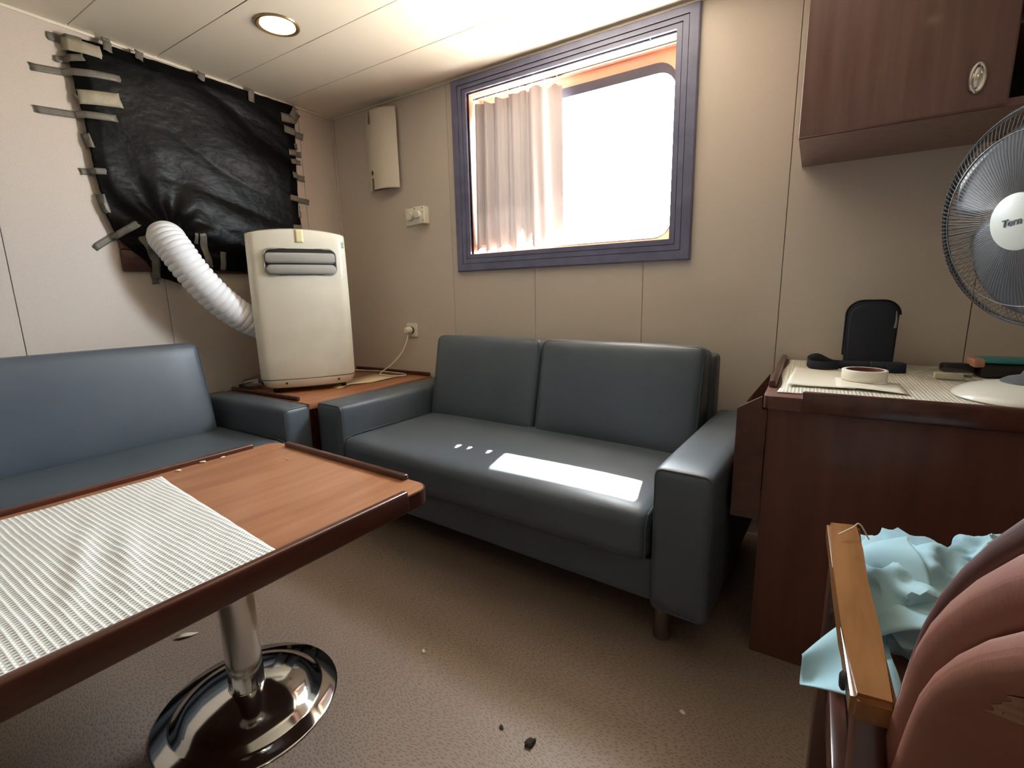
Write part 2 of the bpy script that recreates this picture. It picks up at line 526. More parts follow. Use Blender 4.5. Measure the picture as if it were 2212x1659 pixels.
# corner and ceiling trims
tr1 = struct(obj('trim_1', bx(LX, LX + 0.012, BY - 0.012, BY, 0, CZ, bev=0.004), wall_m)); tag(tr1, 'thin vertical trim in the corner of the two walls')
tr2 = struct(obj('trim_2', bx(LX, RX, BY - 0.008, BY, CZ - 0.012, CZ, bev=0.003), ceil_m)); tag(tr2, 'thin cream trim where ceiling meets the window wall')
tr3 = struct(obj('trim_3', bx(LX, LX + 0.008, FY, BY - 0.012, CZ - 0.012, CZ, bev=0.003), ceil_m)); tag(tr3, 'thin cream trim where ceiling meets the sofa wall')

# ------------------------------------------------------------------ window in the back wall
OY = 2.27                                                     # plane of the outer glass
win = thing('window_1', 'rectangular window with a wide stepped frame tinted slate by window glare', None, (-1.07, BY, HZ0), kind='structure')
ox, oy, oz = -1.07, BY, HZ0
def frame_board(pts_in, pts_out, steps):
    """mitred board: steps = (t, proud) across its width, t 0 at the opening and 1 outside"""
    bm = NB()
    prof = []
    for t_, d in steps:
        row = []
        for pi, po_ in zip(pts_in, pts_out):
            x = pi[0] + (po_[0] - pi[0]) * t_
            z = pi[1] + (po_[1] - pi[1]) * t_
            row.append(bm.verts.new((x - ox, -d, z - oz)))
        prof.append(row)
    for a, b_ in zip(prof, prof[1:]):
        bm.faces.new((a[0], a[1], b_[1], b_[0]))
    return bm
TX0, TX1, TZ0, TZ1 = -1.685, -0.455, 1.158, 2.116
I = [(HX0, HZ0), (HX1, HZ0), (HX1, HZ1), (HX0, HZ1)]
O = [(TX0, TZ0), (TX1, TZ0), (TX1, TZ1), (TX0, TZ1)]
steps = [(0, -0.02), (0, 0.012), (0.24, 0.012), (0.25, 0.008), (0.27, 0.008), (0.28, 0.016), (0.52, 0.016), (0.53, 0.012), (0.55, 0.012), (0.56, 0.020), (0.93, 0.020), (0.97, 0.018), (1, 0.012), (1, 0)]
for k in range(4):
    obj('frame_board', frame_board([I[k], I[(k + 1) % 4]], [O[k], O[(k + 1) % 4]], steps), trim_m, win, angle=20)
# lining boards of the recess
for nm, a in (('lining_top', (HX0, HX1, HZ1, HZ1 + 0.012)), ('lining_bottom', (HX0, HX1, HZ0 - 0.012, HZ0)), ('lining_side', (HX0 - 0.012, HX0, HZ0 - 0.012, HZ1 + 0.012)), ('lining_side', (HX1, HX1 + 0.012, HZ0 - 0.012, HZ1 + 0.012))):
    obj(nm, bx(a[0] - ox, a[1] - ox, 0.013, OY - oy + 0.03, a[2] - oz, a[3] - oz), lining_m, win, smooth=False)
# outer plate with rounded opening, its dark rubber rim and the pane
def ring_plate(outer, inner, y0, y1):
    bm = NB()
    n = len(inner)
    A = [[bm.verts.new((x - ox, y - oy, z - oz)) for x, z in L] for L, y in ((outer, y0), (inner, y0), (inner, y1), (outer, y1))]
    for a, b_ in ((0, 1), (1, 2), (2, 3), (3, 0)):
        for k in range(n):
            bm.faces.new((A[a][k], A[a][(k + 1) % n], A[b_][(k + 1) % n], A[b_][k]))
    return bm
OX0, OX1, OZ0, OZ1 = -1.585, -0.572, 1.272, 1.953
inner = rrect(OX0, OX1, OZ0, OZ1, 0.075)
mid = rrect(OX0 - 0.006, OX1 + 0.006, OZ0 - 0.006, OZ1 + 0.042, 0.09)
outr = rrect(-2.2, 0.0, 0.8, 2.6, 0.001)
obj('rubber_rim', ring_plate(mid, inner, OY - 0.012, OY + 0.02), rim_m, win)
obj('outer_plate', ring_plate(outr, mid, OY, OY + 0.012), lining_m, win)
bm = NB(); bm.faces.new([bm.verts.new((x - ox, OY + 0.012 - oy, z - oz)) for x, z in rrect(OX0, OX1, OZ0, OZ1, 0.075)])
obj('pane', bm, glass_m, win, smooth=False)
# deck above the window outside
tag(struct(obj('deck_overhang', bx(-4.5, 3.0, OY + 0.012, 2.93, 2.34, 2.42), hull_m, smooth=False)), 'pale steel deck overhang outside above the window')

# curtain with its rail
cur = thing('curtain', 'pleated mauve grey curtain drawn over one side of the window', 'curtain', (-1.34, 2.19, 1.27))
bm = NB()
CW, CT, CB = 0.500, 0.735, 0.0
def cfun(u, v):
    x = -0.25 + CW * u
    ph = 2 * PI * (5.2 * u + 4.6 * u * (1 - u)) + 0.5 * math.sin(9 * u)
    amp = 0.016 + 0.008 * math.sin(7 * u + 1)
    flare = 1 + 0.25 * (1 - v)
    y = amp * math.sin(ph) * flare + 0.005 * math.sin(3.1 * ph + 1.5 * v)
    hooks = abs(math.sin(PI * 6.5 * u + 0.2))
    top = CT + 0.010 * math.cos(1) - 0.022 * (hooks ** 1.6) * (0.5 + 0.5 * math.sin(5 * u + 0.5) ** 2)
    bot = CB + 0.012 * math.sin(ph * 1.0 + 0.8) + 0.006 * math.sin(23 * u) + 0.006 * u + 0.075 * sum(math.exp(-((u - q) / 0.016) ** 2) for q in (0.57, 0.71, 0.86))
    z = bot + (top - bot) * v
    x += 0.008 * math.sin(ph + 1.2) + 0.012 * (1 - v) * (u - 0.85)
    return Vector((x, y, z))
grid(bm, 200, 26, cfun)
obj('cloth', bm, cur_m, cur, angle=80)
bm = NB(); tube(bm, [(-0.245, 0, 0.757), (0.79, 0, 0.757)], 0.005, 8); 
rl = obj('curtain_rail', bm, steel_m, cur)
for k in range(8):
    bm = NB(); tube(bm, [(0.007 * math.cos(2 * PI * q / 12) * 0, 0.008 * math.sin(2 * PI * q / 12), 0.008 * math.cos(2 * PI * q / 12)) for q in range(12)], 0.0015, 6, closed=True)
    obj('curtain_ring', bm, white_m, cur, loc=(-0.235 + 0.068 * k, 0, 0.750))

# ------------------------------------------------------------------ taped-over window on the left wall
w2 = thing('window_2', 'window with a reddish brown wooden frame hidden under black plastic', None, (LX, 1.38, 1.165), kind='structure')
def b2(nm, y0, y1, z0, z1, m, d0=0.0, d1=0.022):
    return obj(nm, bx(d0, d1, y0 - 1.38, y1 - 1.38, z0 - 1.165, z1 - 1.165, bev=0.004), m, w2)
b2('frame_board', 0.925, 1.83, 1.168, 1.262, oldframe_m)
b2('frame_board', 0.925, 1.83, 2.02, 2.082, oldframe_m)
b2('frame_board', 0.925, 1.015, 1.264, 2.018, oldframe_m)
b2('frame_board', 1.74, 1.83, 1.264, 2.018, oldframe_m)
b2('pane', 1.017, 1.738, 1.264, 2.018, dark_m, 0.0, 0.008)

def interp(tab, s):
    for (a, va), (b_, vb) in zip(tab, tab[1:]):
        if s <= b_ or (b_, vb) == tab[-1]:
            q = 0 if b_ == a else max(0, min(1, (s - a) / (b_ - a)))
            return va + (vb - va) * q
LEFT = [(1.10, 0.99), (1.22, 0.975), (1.30, 0.925), (1.392, 0.893), (1.612, 0.876), (1.774, 0.873), (1.874, 0.861), (2.08, 0.853), (2.12, 0.853)]
RIGHT = [(1.10, 1.83), (1.437, 1.831), (1.58, 1.827), (1.811, 1.838), (2.038, 1.855), (2.12, 1.872)]
BOT = [(0.85, 1.36), (0.926, 1.29), (0.985, 1.222), (1.055, 1.142), (1.144, 1.112), (1.20, 1.14), (1.27, 1.185), (1.40, 1.18), (1.9, 1.175)]
TOP = [(0.85, 2.080), (1.0, 2.10), (1.9, 2.115)]
sh = thing('plastic_sheet', 'crumpled black plastic sheet taped over the window on the long sofa wall', 'plastic sheet', (LX, 1.38, 1.165))
from mathutils import noise as mnoise
def sheet_depth(y, z):
    p_ = Vector((y * 2.0, z * 4.2, 0.3)) 
    wr_ = mnoise.noise(p_ * 1.0) * 0.018 + abs(mnoise.noise(Vector((y * 1.5 + z * 1.2, z * 5 + y * 1.6, 2.0)))) * 0.022
    d2 = ((y - 1.10) ** 2 + (z - 1.33) ** 2)
    pull = 0.075 * math.exp(-d2 / 0.012)
    rad = math.atan2(z - 1.33, y - 1.10)
    ruck = 0.012 * math.sin(rad * 9) * math.exp(-d2 / 0.06) * (1 - math.exp(-d2 / 0.004))
    return 0.030 + max(0, wr_) + pull + ruck
bm = NB()
def sfun(u, v):
    y = 0.853 + (1.872 - 0.853) * u
    for _ in range(3):
        z0, z1 = interp(BOT, y), interp(TOP, y)
        z = z0 + (z1 - z0) * v
        y = interp(LEFT, z) + (interp(RIGHT, z) - interp(LEFT, z)) * u
    e = min(u, 1 - u, v * 0.8, 1 - v) / 0.05
    d = sheet_depth(y, z)
    if e < 1: d = 0.030 + (d - 0.030) * e if z < 1.3 else 0.026 + (d - 0.026) * e
    yy = y + 0.004 * mnoise.noise(Vector((z * 30, u * 3, 5)))
    zz = z + 0.004 * mnoise.noise(Vector((y * 25, v * 3, 9)))
    return Vector((d, yy - 1.38, zz - 1.165))
grid(bm, 120, 100, sfun)
obj('sheet', bm, plastic_m, sh, angle=80, solid=0.0015)
STR = [(0.806,2.069,0.905,2.072,0.031),(0.845,2.049,0.962,2.052,0.047),(0.818,1.988,0.898,2.011,0.025),(0.740,1.934,1.014,1.971,0.027),(0.861,1.859,1.007,1.883,0.053),(0.728,1.780,0.981,1.806,0.027),(0.868,1.725,0.881,1.670,0.021),(0.837,1.572,0.917,1.582,0.025),(0.883,1.487,0.898,1.411,0.021),(0.839,1.264,0.994,1.379,0.028),(0.993,2.124,0.988,2.069,0.030),(1.107,2.117,1.098,2.077,0.029),(1.365,2.122,1.355,2.080,0.031),(1.608,2.122,1.602,2.060,0.033),(1.835,2.086,1.893,2.054,0.064),(1.767,2.033,1.855,2.039,0.045),(1.780,1.975,1.916,1.965,0.038),(1.828,1.894,1.870,1.900,0.027),(1.797,1.856,1.891,1.863,0.033),(1.802,1.808,1.886,1.818,0.026),(1.797,1.734,1.899,1.730,0.032),(1.773,1.607,1.918,1.602,0.031),(1.775,1.445,1.845,1.447,0.025),(1.825,1.568,1.821,1.502,0.018),(0.997,1.318,1.037,1.224,0.029),(1.037,1.230,1.046,1.114,0.027),(1.221,1.354,1.226,1.306,0.020),(1.259,1.357,1.281,1.195,0.035),(1.358,1.278,1.346,1.185,0.028)]
PALE = {1, 4}
for q, (ya, za, yb, zb, wd) in enumerate(STR):
    bm = NB()
    dx, dz = yb - ya, zb - za
    ln = math.hypot(dx, dz)
    nx, nz = -dz / ln * wd / 2, dx / ln * wd / 2
    rg = random.Random(q)
    def tf(u, v):
        y = ya + dx * u + nx * (2 * v - 1)
        z = za + dz * u + nz * (2 * v - 1)
        if u in (0, 1): 
            y += rg.uniform(-0.004, 0.004); z += rg.uniform(-0.003, 0.003)
        on = interp(LEFT, z) - 0.004 < y < interp(RIGHT, z) + 0.004 and interp(BOT, y) - 0.006 < z < interp(TOP, y) + 0.01
        frame = 0.925 < y < 1.83 and 1.168 < z
        d = sheet_depth(y, z) + 0.003 if on else (0.027 if frame else 0.003)
        if on:
            e = min(y - interp(LEFT, z), interp(RIGHT, z) - y, z - interp(BOT, y)) / 0.05
            if e < 1: d = 0.033 + (d - 0.033) * max(0, e)
        return Vector((d + 0.0018 * (q % 3), y - 1.38, z - 1.165))
    grid(bm, 14, 3, tf)
    obj('tape_strip', bm, tape2_m if q in PALE else tape_m, sh, angle=80, solid=0.0012)

# ------------------------------------------------------------------ recessed ceiling lights
def downlight(x, y, label, cat='ceiling light'):
    t_ = thing('ceiling_light', label, cat, (x, y, CZ), group='round recessed ceiling lights')
    bm = NB(); lathe(bm, [(0.085, -0.001), (0.083, -0.006), (0.078, -0.008), (0.068, -0.004), (0.066, 0.012), (0.066, 0.03), (0.070, 0.03), (0.070, 0.0), (0.085, -0.001)], 48)
    obj('ring', bm, lampring_m, t_)
    bm = NB(); lathe(bm, [(0.065, 0.004), (0.057, 0.001), (0, 0.0)], 40)
    obj('lit_glass', bm, lamp_m, t_)
downlight(*LAMPS[0], 'lit round ceiling light with a brass ring above the corner')
downlight(*LAMPS[1], 'lit round ceiling light over the near end of the long sofa')
downlight(*LAMPS[2], 'lit round ceiling light over the armchair near the desk')

# ------------------------------------------------------------------ things on the back wall
wl_ = thing('wall_light', 'white curved metal wall light cover with slots', 'wall light', (-2.20, BY, 1.65))
bm = NB()
NU, NV = 48, 60
def arc(u, v):
    a = math.radians(-40 + 80 * u)
    R = 0.194
    return Vector((R * math.sin(a), -0.024 - (R * math.cos(a) - R * math.cos(math.radians(40))), 0.43 * v))
vs = [[bm.verts.new(arc(i / NU, j / NV)) for j in range(NV + 1)] for i in range(NU + 1)]
for i in range(NU):
    for j in range(NV):
        u, v = (i + 0.5) / NU, (j + 0.5) / NV
        slot = abs(u - 0.30) < 0.045 and (v > 0.83 or v < 0.15)
        hole = ((u - 0.30) / 0.055) ** 2 + ((v - 0.215) / 0.032) ** 2 < 1
        if not (slot or hole):
            bm.faces.new((vs[i][j], vs[i + 1][j], vs[i + 1][j + 1], vs[i][j + 1]))
for v in [v for v in bm.verts if not v.link_faces]: bm.verts.remove(v)
obj('cover', bm, lightcover_m, wl_, angle=60, solid=0.002)
obj('slot_shade_plate', bx(-0.105, 0.09, -0.008, 0, 0.012, 0.418, bev=0.003), seam_m, wl_)  # dark colour paints in the shade of the wall seen through the slots
bm = NB(); tube(bm, [(0.03, -0.040, 0.10), (0.03, -0.040, 0.33)], 0.013, 14)
obj('tube_lamp', bm, white_m, wl_)

th = thing('thermostat', 'flat white thermostat plate with a round dial', 'thermostat', (-2.01, BY, 1.436), group='wall thermostats')
obj('plate', bx(-0.052, 0.046, -0.012, 0, 0, 0.094, bev=0.003), white_m, th)
bm = NB(); lathe(bm, [(0.024, 0), (0.024, 0.010), (0.021, 0.016), (0, 0.017)], 28, M=Matrix.Translation((-0.004, -0.012, 0.048)) @ Matrix.Rotation(PI / 2, 4, 'X'))
obj('dial', bm, white_m, th)
th = thing('thermostat', 'white box thermostat standing proud of the wall beside the flat one', 'thermostat', (-1.925, BY, 1.436), group='wall thermostats')
obj('case', bx(-0.038, 0.038, -0.045, 0, 0, 0.092, bev=0.003), white_m, th)
bm = NB(); lathe(bm, [(0.022, 0), (0.022, 0.010), (0.019, 0.016), (0, 0.017)], 28, M=Matrix.Translation((-0.006, -0.045, 0.046)) @ Matrix.Rotation(PI / 2, 4, 'X'))
obj('dial', bm, white_m, th)
for dx, dz in ((-0.031, 0.082), (0.030, 0.080), (0.030, 0.058), (0.030, 0.014)):
    bm = NB(); lathe(bm, [(0.003, 0), (0.003, 0.001), (0, 0.001)], 10, M=Matrix.Translation((dx, -0.045, dz)) @ Matrix.Rotation(PI / 2, 4, 'X'))
    obj('screw', bm, rim_m, th)

so = thing('socket_outlet', 'white square wall socket beside the air conditioner', 'wall socket', (-2.065, BY, 0.788))
obj('plate', bx(-0.042, 0.042, -0.009, 0, 0, 0.082, bev=0.003), white_m, so)
bm = NB(); lathe(bm, [(0.021, 0), (0.021, 0.002), (0.019, 0.003), (0, 0.003)], 28, M=Matrix.Translation((0, -0.009, 0.041)) @ Matrix.Rotation(PI / 2, 4, 'X'))
obj('socket_well', bm, black_m, so)

cb = thing('power_cable', 'thin white power cable with plug running from socket to corner table', 'cable', (-2.065, BY, 0.829))
bm = NB(); lathe(bm, [(0.0, 0.012), (0.019, 0.012), (0.019, 0.020), (0, 0.020)], 24, M=Matrix.Rotation(PI / 2, 4, 'X'))
obj('plug_face', bm, black_m, cb)
bm = NB(); lathe(bm, [(0.0, 0.020), (0.019, 0.020), (0.021, 0.03), (0.020, 0.055), (0.014, 0.062), (0, 0.063)], 24, M=Matrix.Rotation(PI / 2, 4, 'X'))
obj('plug', bm, white_m, cb)
w0 = Vector((-2.065, BY, 0.829))
pts = [(-2.065, 2.098, 0.810), (-2.068, 2.09, 0.77), (-2.085, 2.06, 0.70), (-2.13, 2.01, 0.63), (-2.20, 1.98, 0.575), (-2.16, 1.99, 0.566), (-2.09, 1.99, 0.567), (-2.045, 2.03, 0.566), (-2.09, 2.075, 0.566), (-2.2, 2.085, 0.566), (-2.33, 2.09, 0.566), (-2.45, 2.06, 0.566), (-2.52, 1.98, 0.58)]
bm = NB(); tube(bm, [Vector(p) - w0 for p in smooth_path(pts, 110)], 0.0035, 8)
obj('cord', bm, white_m, cb)

# ------------------------------------------------------------------ corner table
TZ = 0.556
ct = thing('corner_table', 'low brown wooden corner table between the two sofas', 'table', (-2.285, 1.72, 0))
def lb(x0, x1, y0, y1, z0, z1, **k): return bx(x0 + 2.285, x1 + 2.285, y0 - 1.72, y1 - 1.72, z0, z1, **k)
obj('table_top', lb(-2.635, -1.93, 1.30, 2.137, TZ - 0.03, TZ, bev=0.004), tabtop_m, ct)
obj('rail', lb(-2.60, -2.02, 1.302, 1.320, TZ, TZ + 0.022, bev=0.006), rail_m, ct)
obj('rail', lb(-2.58, -1.93, 2.117, 2.135, TZ, TZ + 0.022, bev=0.006), rail_m, ct)
obj('rail', lb(-2.634, -2.616, 1.36, 2.08, TZ, TZ + 0.022, bev=0.006), rail_m, ct)
obj('side_panel', lb(-2.63, -1.95, 1.31, 1.33, 0.0, TZ - 0.03), rail_m, ct)
obj('side_panel', lb(-1.962, -1.942, 1.33, 2.13, 0.0, TZ - 0.03), rail_m, ct)

# ------------------------------------------------------------------ portable air conditioner
ACA = math.atan2(1.687 - 1.31, -2.065 + 2.315)
ac = thing('air_conditioner', 'cream portable air conditioner standing on the corner table', 'air conditioner', (-2.315, 1.31, TZ), ACA)
AW, AD, AH = 0.452, 0.275, 0.780          # local x along the front, +y to the back
def outline(s, inset=0.0, bulge=0.028):
    """plan outline with a bowed front; s is the width scale"""
    W = AW * s
    x0, x1 = (AW - W) / 2 + inset, (AW + W) / 2 - inset
    pts = []
    n = 22
    rc = 0.022
    for i in range(n + 1):
        u = -1 + 2 * i / n
        x = (x0 + x1) / 2 + u * (x1 - x0) / 2
        y = -bulge * (1 - u * u) + inset + rc * max(0, (abs(u) - 0.86) / 0.14) ** 2.2
        pts.append((x, y))
    pts += [(x1 - 0.004, AD * 0.6), (x1 - 0.02, AD - inset), (x0 + 0.02, AD - inset), (x0 + 0.004, AD * 0.6)]
    return pts
def loft(levels, cap0=True, cap1=True):
    bm = NB()
    rows = [[bm.verts.new((x, y, z + (zf(x, y) if zf else 0))) for x, y in ol] for ol, z, zf in levels]
    n = len(rows[0])
    for a, b_ in zip(rows, rows[1:]):
        for k in range(n): bm.faces.new((a[k], a[(k + 1) % n], b_[(k + 1) % n], b_[k]))
    if cap0: bm.faces.new(rows[0][::-1])
    if cap1: bm.faces.new(rows[-1])
    return bm
crown = lambda x, y: 0.020 * (1 - ((x - AW / 2) / (AW / 2)) ** 2)
foot = 0.03
lv = [(outline(0.985, 0.012), foot + 0.040, None), (outline(1.0, 0.002), foot + 0.046, None)]
for k in range(9):
    f = k / 8
    lv.append((outline(1.0 + 0.012 * f * 0 + 0.012 * math.sin(PI * f)), foot + 0.056 + (0.782 - 0.056 - foot) * f, (lambda q: (lambda x, y: crown(x, y) * q))(f)))
lv.append((outline(1.0, 0.002), 0.787, crown))
lv.append((outline(1.0, 0.010), 0.789, crown))
bd = obj('body', loft(lv), ac_m, ac, angle=40)
lv = [(outline(0.93, 0.012), foot, None), (outline(0.955, 0.004), foot + 0.010, None), (outline(0.99, 0.0), foot + 0.040, None)]
obj('base_skirt', loft(lv), ac_m, ac, angle=40)
obj('top_panel', loft([(outline(0.98, 0.02), 0.789, crown), (outline(0.97, 0.026), 0.794, crown)]), ac_grey, ac, angle=40)
def front_y(x, off=0.0):
    u = (x - AW / 2) / (AW / 2)
    return -0.028 * (1 - u * u) - off
def on_front(poly, off, z_base, mtl, nm, parent, thick=0.004):
    """a plate with the given x,z outline lying on the bowed front"""
    bm = NB()
    a = [bm.verts.new((x, front_y(x, off), z)) for x, z in poly]
    c_ = [bm.verts.new((x, front_y(x, off - thick), z)) for x, z in poly]
    bm.faces.new(a)
    for k in range(len(a)): bm.faces.new((a[k], a[(k + 1) % len(a)], c_[(k + 1) % len(a)], c_[k]))
    bmesh.ops.triangulate(bm, faces=[f for f in bm.faces if len(f.verts) > 4])
    return obj(nm, bm, mtl, parent, angle=30)
VX0, VX1, VZ0, VZ1 = 0.074, 0.402, 0.590, 0.716
def strips(x0, x1, z0, z1, r, off, mtl, nm, parent, n=28, depth=0.010, curve=0.0):
    bm = NB()
    def zr(x):
        e = min(x - x0, x1 - x)
        c_ = r - math.sqrt(max(0, r * r - (r - e) ** 2)) if e < r else 0
        return z0 + c_, z1 - c_
    rows = []
    for i in range(n + 1):
        u = i / n
        x = x0 + (x1 - x0) * (0.5 - 0.5 * math.cos(PI * u))
        a, b_ = zr(x)
        rows.append([bm.verts.new((x, front_y(x, off) - curve * math.sin(PI * j / 4), a + (b_ - a) * j / 4)) for j in range(5)])
    for i in range(n):
        for j in range(4): bm.faces.new((rows[i][j], rows[i + 1][j], rows[i + 1][j + 1], rows[i][j + 1]))
    return obj(nm, bm, mtl, parent, angle=50, solid=0.002)
vt = strips(VX0, VX1, VZ0, VZ1, 0.032, 0.0025, ac_dark, 'vent_opening', ac)
bm = NB(); tube(bm, [(x, front_y(x, 0.003), z) for x, z in rrect(VX0, VX1, VZ0, VZ1, 0.034, 10)], 0.0045, 8, closed=True)
obj('vent_frame', bm, ac_grey, ac)
strips(VX0 + 0.006, VX1 - 0.006, 0.646, 0.696, 0.014, 0.008, ac_grey, 'louvre', ac, curve=0.004)
strips(VX0 + 0.006, VX1 - 0.004, 0.592, 0.640, 0.022, 0.007, ac_grey, 'louvre', ac, curve=0.005)
bm = NB(); grid(bm, 4, 6, lambda u, v: Vector((0.222 + 0.036 * u, front_y(0.222 + 0.036 * u, 0.0025), 0.735 + 0.062 * v + 0.010)))
obj('tape_strip', bm, ac_tape, ac, solid=0.0008)
bm = NB(); grid(bm, 3, 4, lambda u, v: Vector((0.428 + 0.018 * u, front_y(0.428 + 0.018 * u, -0.004) + 0.0, 0.725 + 0.03 * v)))
obj('sticker', bm, green_m, ac, solid=0.0008)
for sx2 in (0.115, 0.365):
    bm = NB(); lathe(bm, [(0.0055, 0), (0.0055, 0.002), (0, 0.002)], 14, M=Matrix.Translation((sx2, front_y(sx2, -0.001), foot + 0.024)) @ Matrix.Rotation(PI / 2, 4, 'X'))
    obj('screw', bm, dark_m, ac)
for px, py in ((0.06, 0.05), (AW - 0.06, 0.05), (0.06, AD - 0.05), (AW - 0.06, AD - 0.05)):
    bm = NB(); lathe(bm, [(0, -0.012), (0.012, -0.012), (0.0155, -0.008), (0.0155, 0.008), (0.012, 0.012), (0, 0.012)], 20, M=Matrix.Translation((px, py, 0.0155)) @ Matrix.Rotation(PI / 2, 4, 'Y'))
    obj('caster', bm, black_m, ac)

# exhaust hose
hs = thing('exhaust_hose', 'white corrugated exhaust hose running from air conditioner into the black plastic', 'hose', (-2.52, 1.10, 1.30))
pts = [(-2.585, 1.105, 1.318), (-2.535, 1.075, 1.315), (-2.495, 1.090, 1.262), (-2.47, 1.135, 1.165), (-2.45, 1.205, 1.060), (-2.435, 1.30, 0.965), (-2.43, 1.40, 0.905), (-2.43, 1.47, 0.875)]
h0 = Vector((-2.52, 1.10, 1.30))
RIB = 31
bm = NB(); tube(bm, [Vector(p) - h0 for p in smooth_path(pts, RIB * 8)], lambda s: 0.0675 + 0.0072 * abs(math.sin(PI * RIB * s)) ** 0.6, 40)
obj('corrugated_tube', bm, hose_m, hs, angle=80)

# small things on the corner table
ps = thing('paper_strip', 'torn cream paper strip lying on the corner table', 'paper', (-2.15, 1.80, TZ))
poly = [(-2.150, 1.598), (-2.205, 1.735), (-2.290, 1.865), (-2.270, 2.000), (-2.085, 2.035), (-2.075, 1.905), (-2.080, 1.800), (-2.130, 1.700), (-2.095, 1.60)]
bm = NB()
vsx = [bm.verts.new((x + 2.15, y - 1.80, 0.003 + 0.004 * (i % 2))) for i, (x, y) in enumerate(poly)]
bm.faces.new(vsx); bmesh.ops.triangulate(bm, faces=bm.faces[:])
obj('strip', bm, cream_m, ps, solid=0.0008)
cp = thing('plastic_cup', 'small clear plastic cup lying on its side behind the armrest', 'cup', (-2.50, 1.365, TZ))
bm = NB()
lathe(bm, [(0.0, 0.0), (0.026, 0.0), (0.028, 0.004), (0.036, 0.075), (0.038, 0.077), (0.036, 0.079), (0.034, 0.075), (0.0265, 0.006), (0, 0.003)], 28, M=Matrix.Translation((0.0, 0.0, 0.037)) @ Matrix.Rotation(0.9, 4, 'Z') @ Matrix.Rotation(PI / 2 - 0.12, 4, 'Y') @ Matrix.Translation((0, 0, -0.04)))
obj('cup_wall', bm, clear_m, cp)

# ------------------------------------------------------------------ sofas
def rim_path(x0, x1, z0, z1, r, y, n=6):
    return [(x, y, z) for x, z in rrect(x0, x1, z0, z1, r, n)]
def sofa(name, label, loc, rotz, L, depth, aw0, aw1, arm_d, arm_h, seat_z, backs, lean, back_y, back_h, legs, leg_h=0.13, frame=True):
    s = thing(name, label, 'sofa', loc, rotz, group='grey leatherette sofas')
    def at(bm, x, y, z, M=None):
        if M: bmesh.ops.transform(bm, matrix=M, verts=bm.verts[:])
        bmesh.ops.translate(bm, vec=(x, y, z), verts=bm.verts[:])
        return bm
    for x0, x1 in ((0, aw0), (L - aw1, L)):
        h = arm_h - leg_h
        ar = obj('armrest', at(cushion(x1 - x0, arm_d, h, 0.022, (0.003, 0.004, 0.006), 10), (x0 + x1) / 2, arm_d / 2, leg_h + h / 2), sofa_m, s, angle=80)
        bm = NB(); tube(bm, rim_path(x0 + 0.006, x1 - 0.006, leg_h + 0.006, arm_h - 0.004, 0.022, 0.006), 0.0030, 6, closed=True)
        obj('piping', bm, pipe_m, ar)
    ix0, ix1 = aw0 + 0.003, L - aw1 - 0.003
    obj('base_rail', at(cushion(ix1 - ix0, depth - 0.10, 0.135, 0.012, (0, 0.002, 0), 8), (ix0 + ix1) / 2, 0.035 + (depth - 0.10) / 2, leg_h + 0.0675), sofa_m, s, angle=80)
    sd = back_y + 0.12
    sb = leg_h + 0.135
    st_ = obj('seat_cushion', at(cushion(ix1 - ix0 - 0.004, sd + 0.015, seat_z - sb, 0.040, (0.0, 0.012, 0.012), 14), (ix0 + ix1) / 2, sd / 2 - 0.010, (sb + seat_z) / 2), sofa_m, s, angle=80)
    for sx3 in (ix0 + 0.008, ix1 - 0.008):
        bm = NB()
        tube(bm, [(sx3, -0.012, sb + 0.02), (sx3, -0.013, seat_z - 0.045), (sx3, 0.006, seat_z - 0.010), (sx3, 0.05, seat_z - 0.002), (sx3, sd * 0.7, seat_z)], 0.0026, 6)
        obj('seam', bm, pipe_m, st_)
    for x0, x1 in backs:
        th_ = 0.15
        M = Matrix.Rotation(-lean, 4, 'X')
        bm = cushion(x1 - x0, th_, back_h, 0.032, (0.0, 0.014, 0.006), 12)
        bmesh.ops.translate(bm, vec=(0, th_ / 2, back_h / 2), verts=bm.verts[:])
        bc = obj('back_cushion', at(bm, (x0 + x1) / 2, back_y, seat_z - 0.02, M), sofa_m, s, angle=80)
        bm = NB()
        tube(bm, rim_path(-(x1 - x0) / 2 + 0.005, (x1 - x0) / 2 - 0.005, 0.01, back_h - 0.006, 0.03, 0.012), 0.0028, 6, closed=True)
        obj('piping', at(bm, (x0 + x1) / 2, back_y, seat_z - 0.02, M), pipe_m, bc)
    if frame:
        fx0, fx1 = backs[0][0] - 0.02, backs[-1][1] + 0.018
        obj('back_frame', at(cushion(fx1 - fx0, 0.09, seat_z + back_h - 0.075 - leg_h, 0.02, (0, 0, 0), 8), (fx0 + fx1) / 2, depth - 0.045, leg_h + (seat_z + back_h - 0.075 - leg_h) / 2), sofa_m, s, angle=80)
    for lx, ly in legs:
        bm = NB(); lathe(bm, [(0, 0), (0.023, 0), (0.025, 0.004), (0.025, leg_h - 0.004), (0.030, leg_h), (0, leg_h)], 24, M=Matrix.Translation((lx, ly, 0)))
        obj('leg', bm, steel_m, s)
    return s
ang = math.atan2(1.23 - 1.325, -0.176 + 1.914)
sofa('sofa', 'grey two seat leatherette sofa below the window with sunlight on its seat', (-1.914, 1.325, 0), ang, 1.741, 0.795, 0.185, 0.160, 0.785, 0.56, 0.425,
     [(0.205, 0.845), (0.855, 1.560)], math.radians(12), 0.515, 0.435, [(0.06, 0.075), (1.60, 0.075), (0.06, 0.70), (1.68, 0.70)])
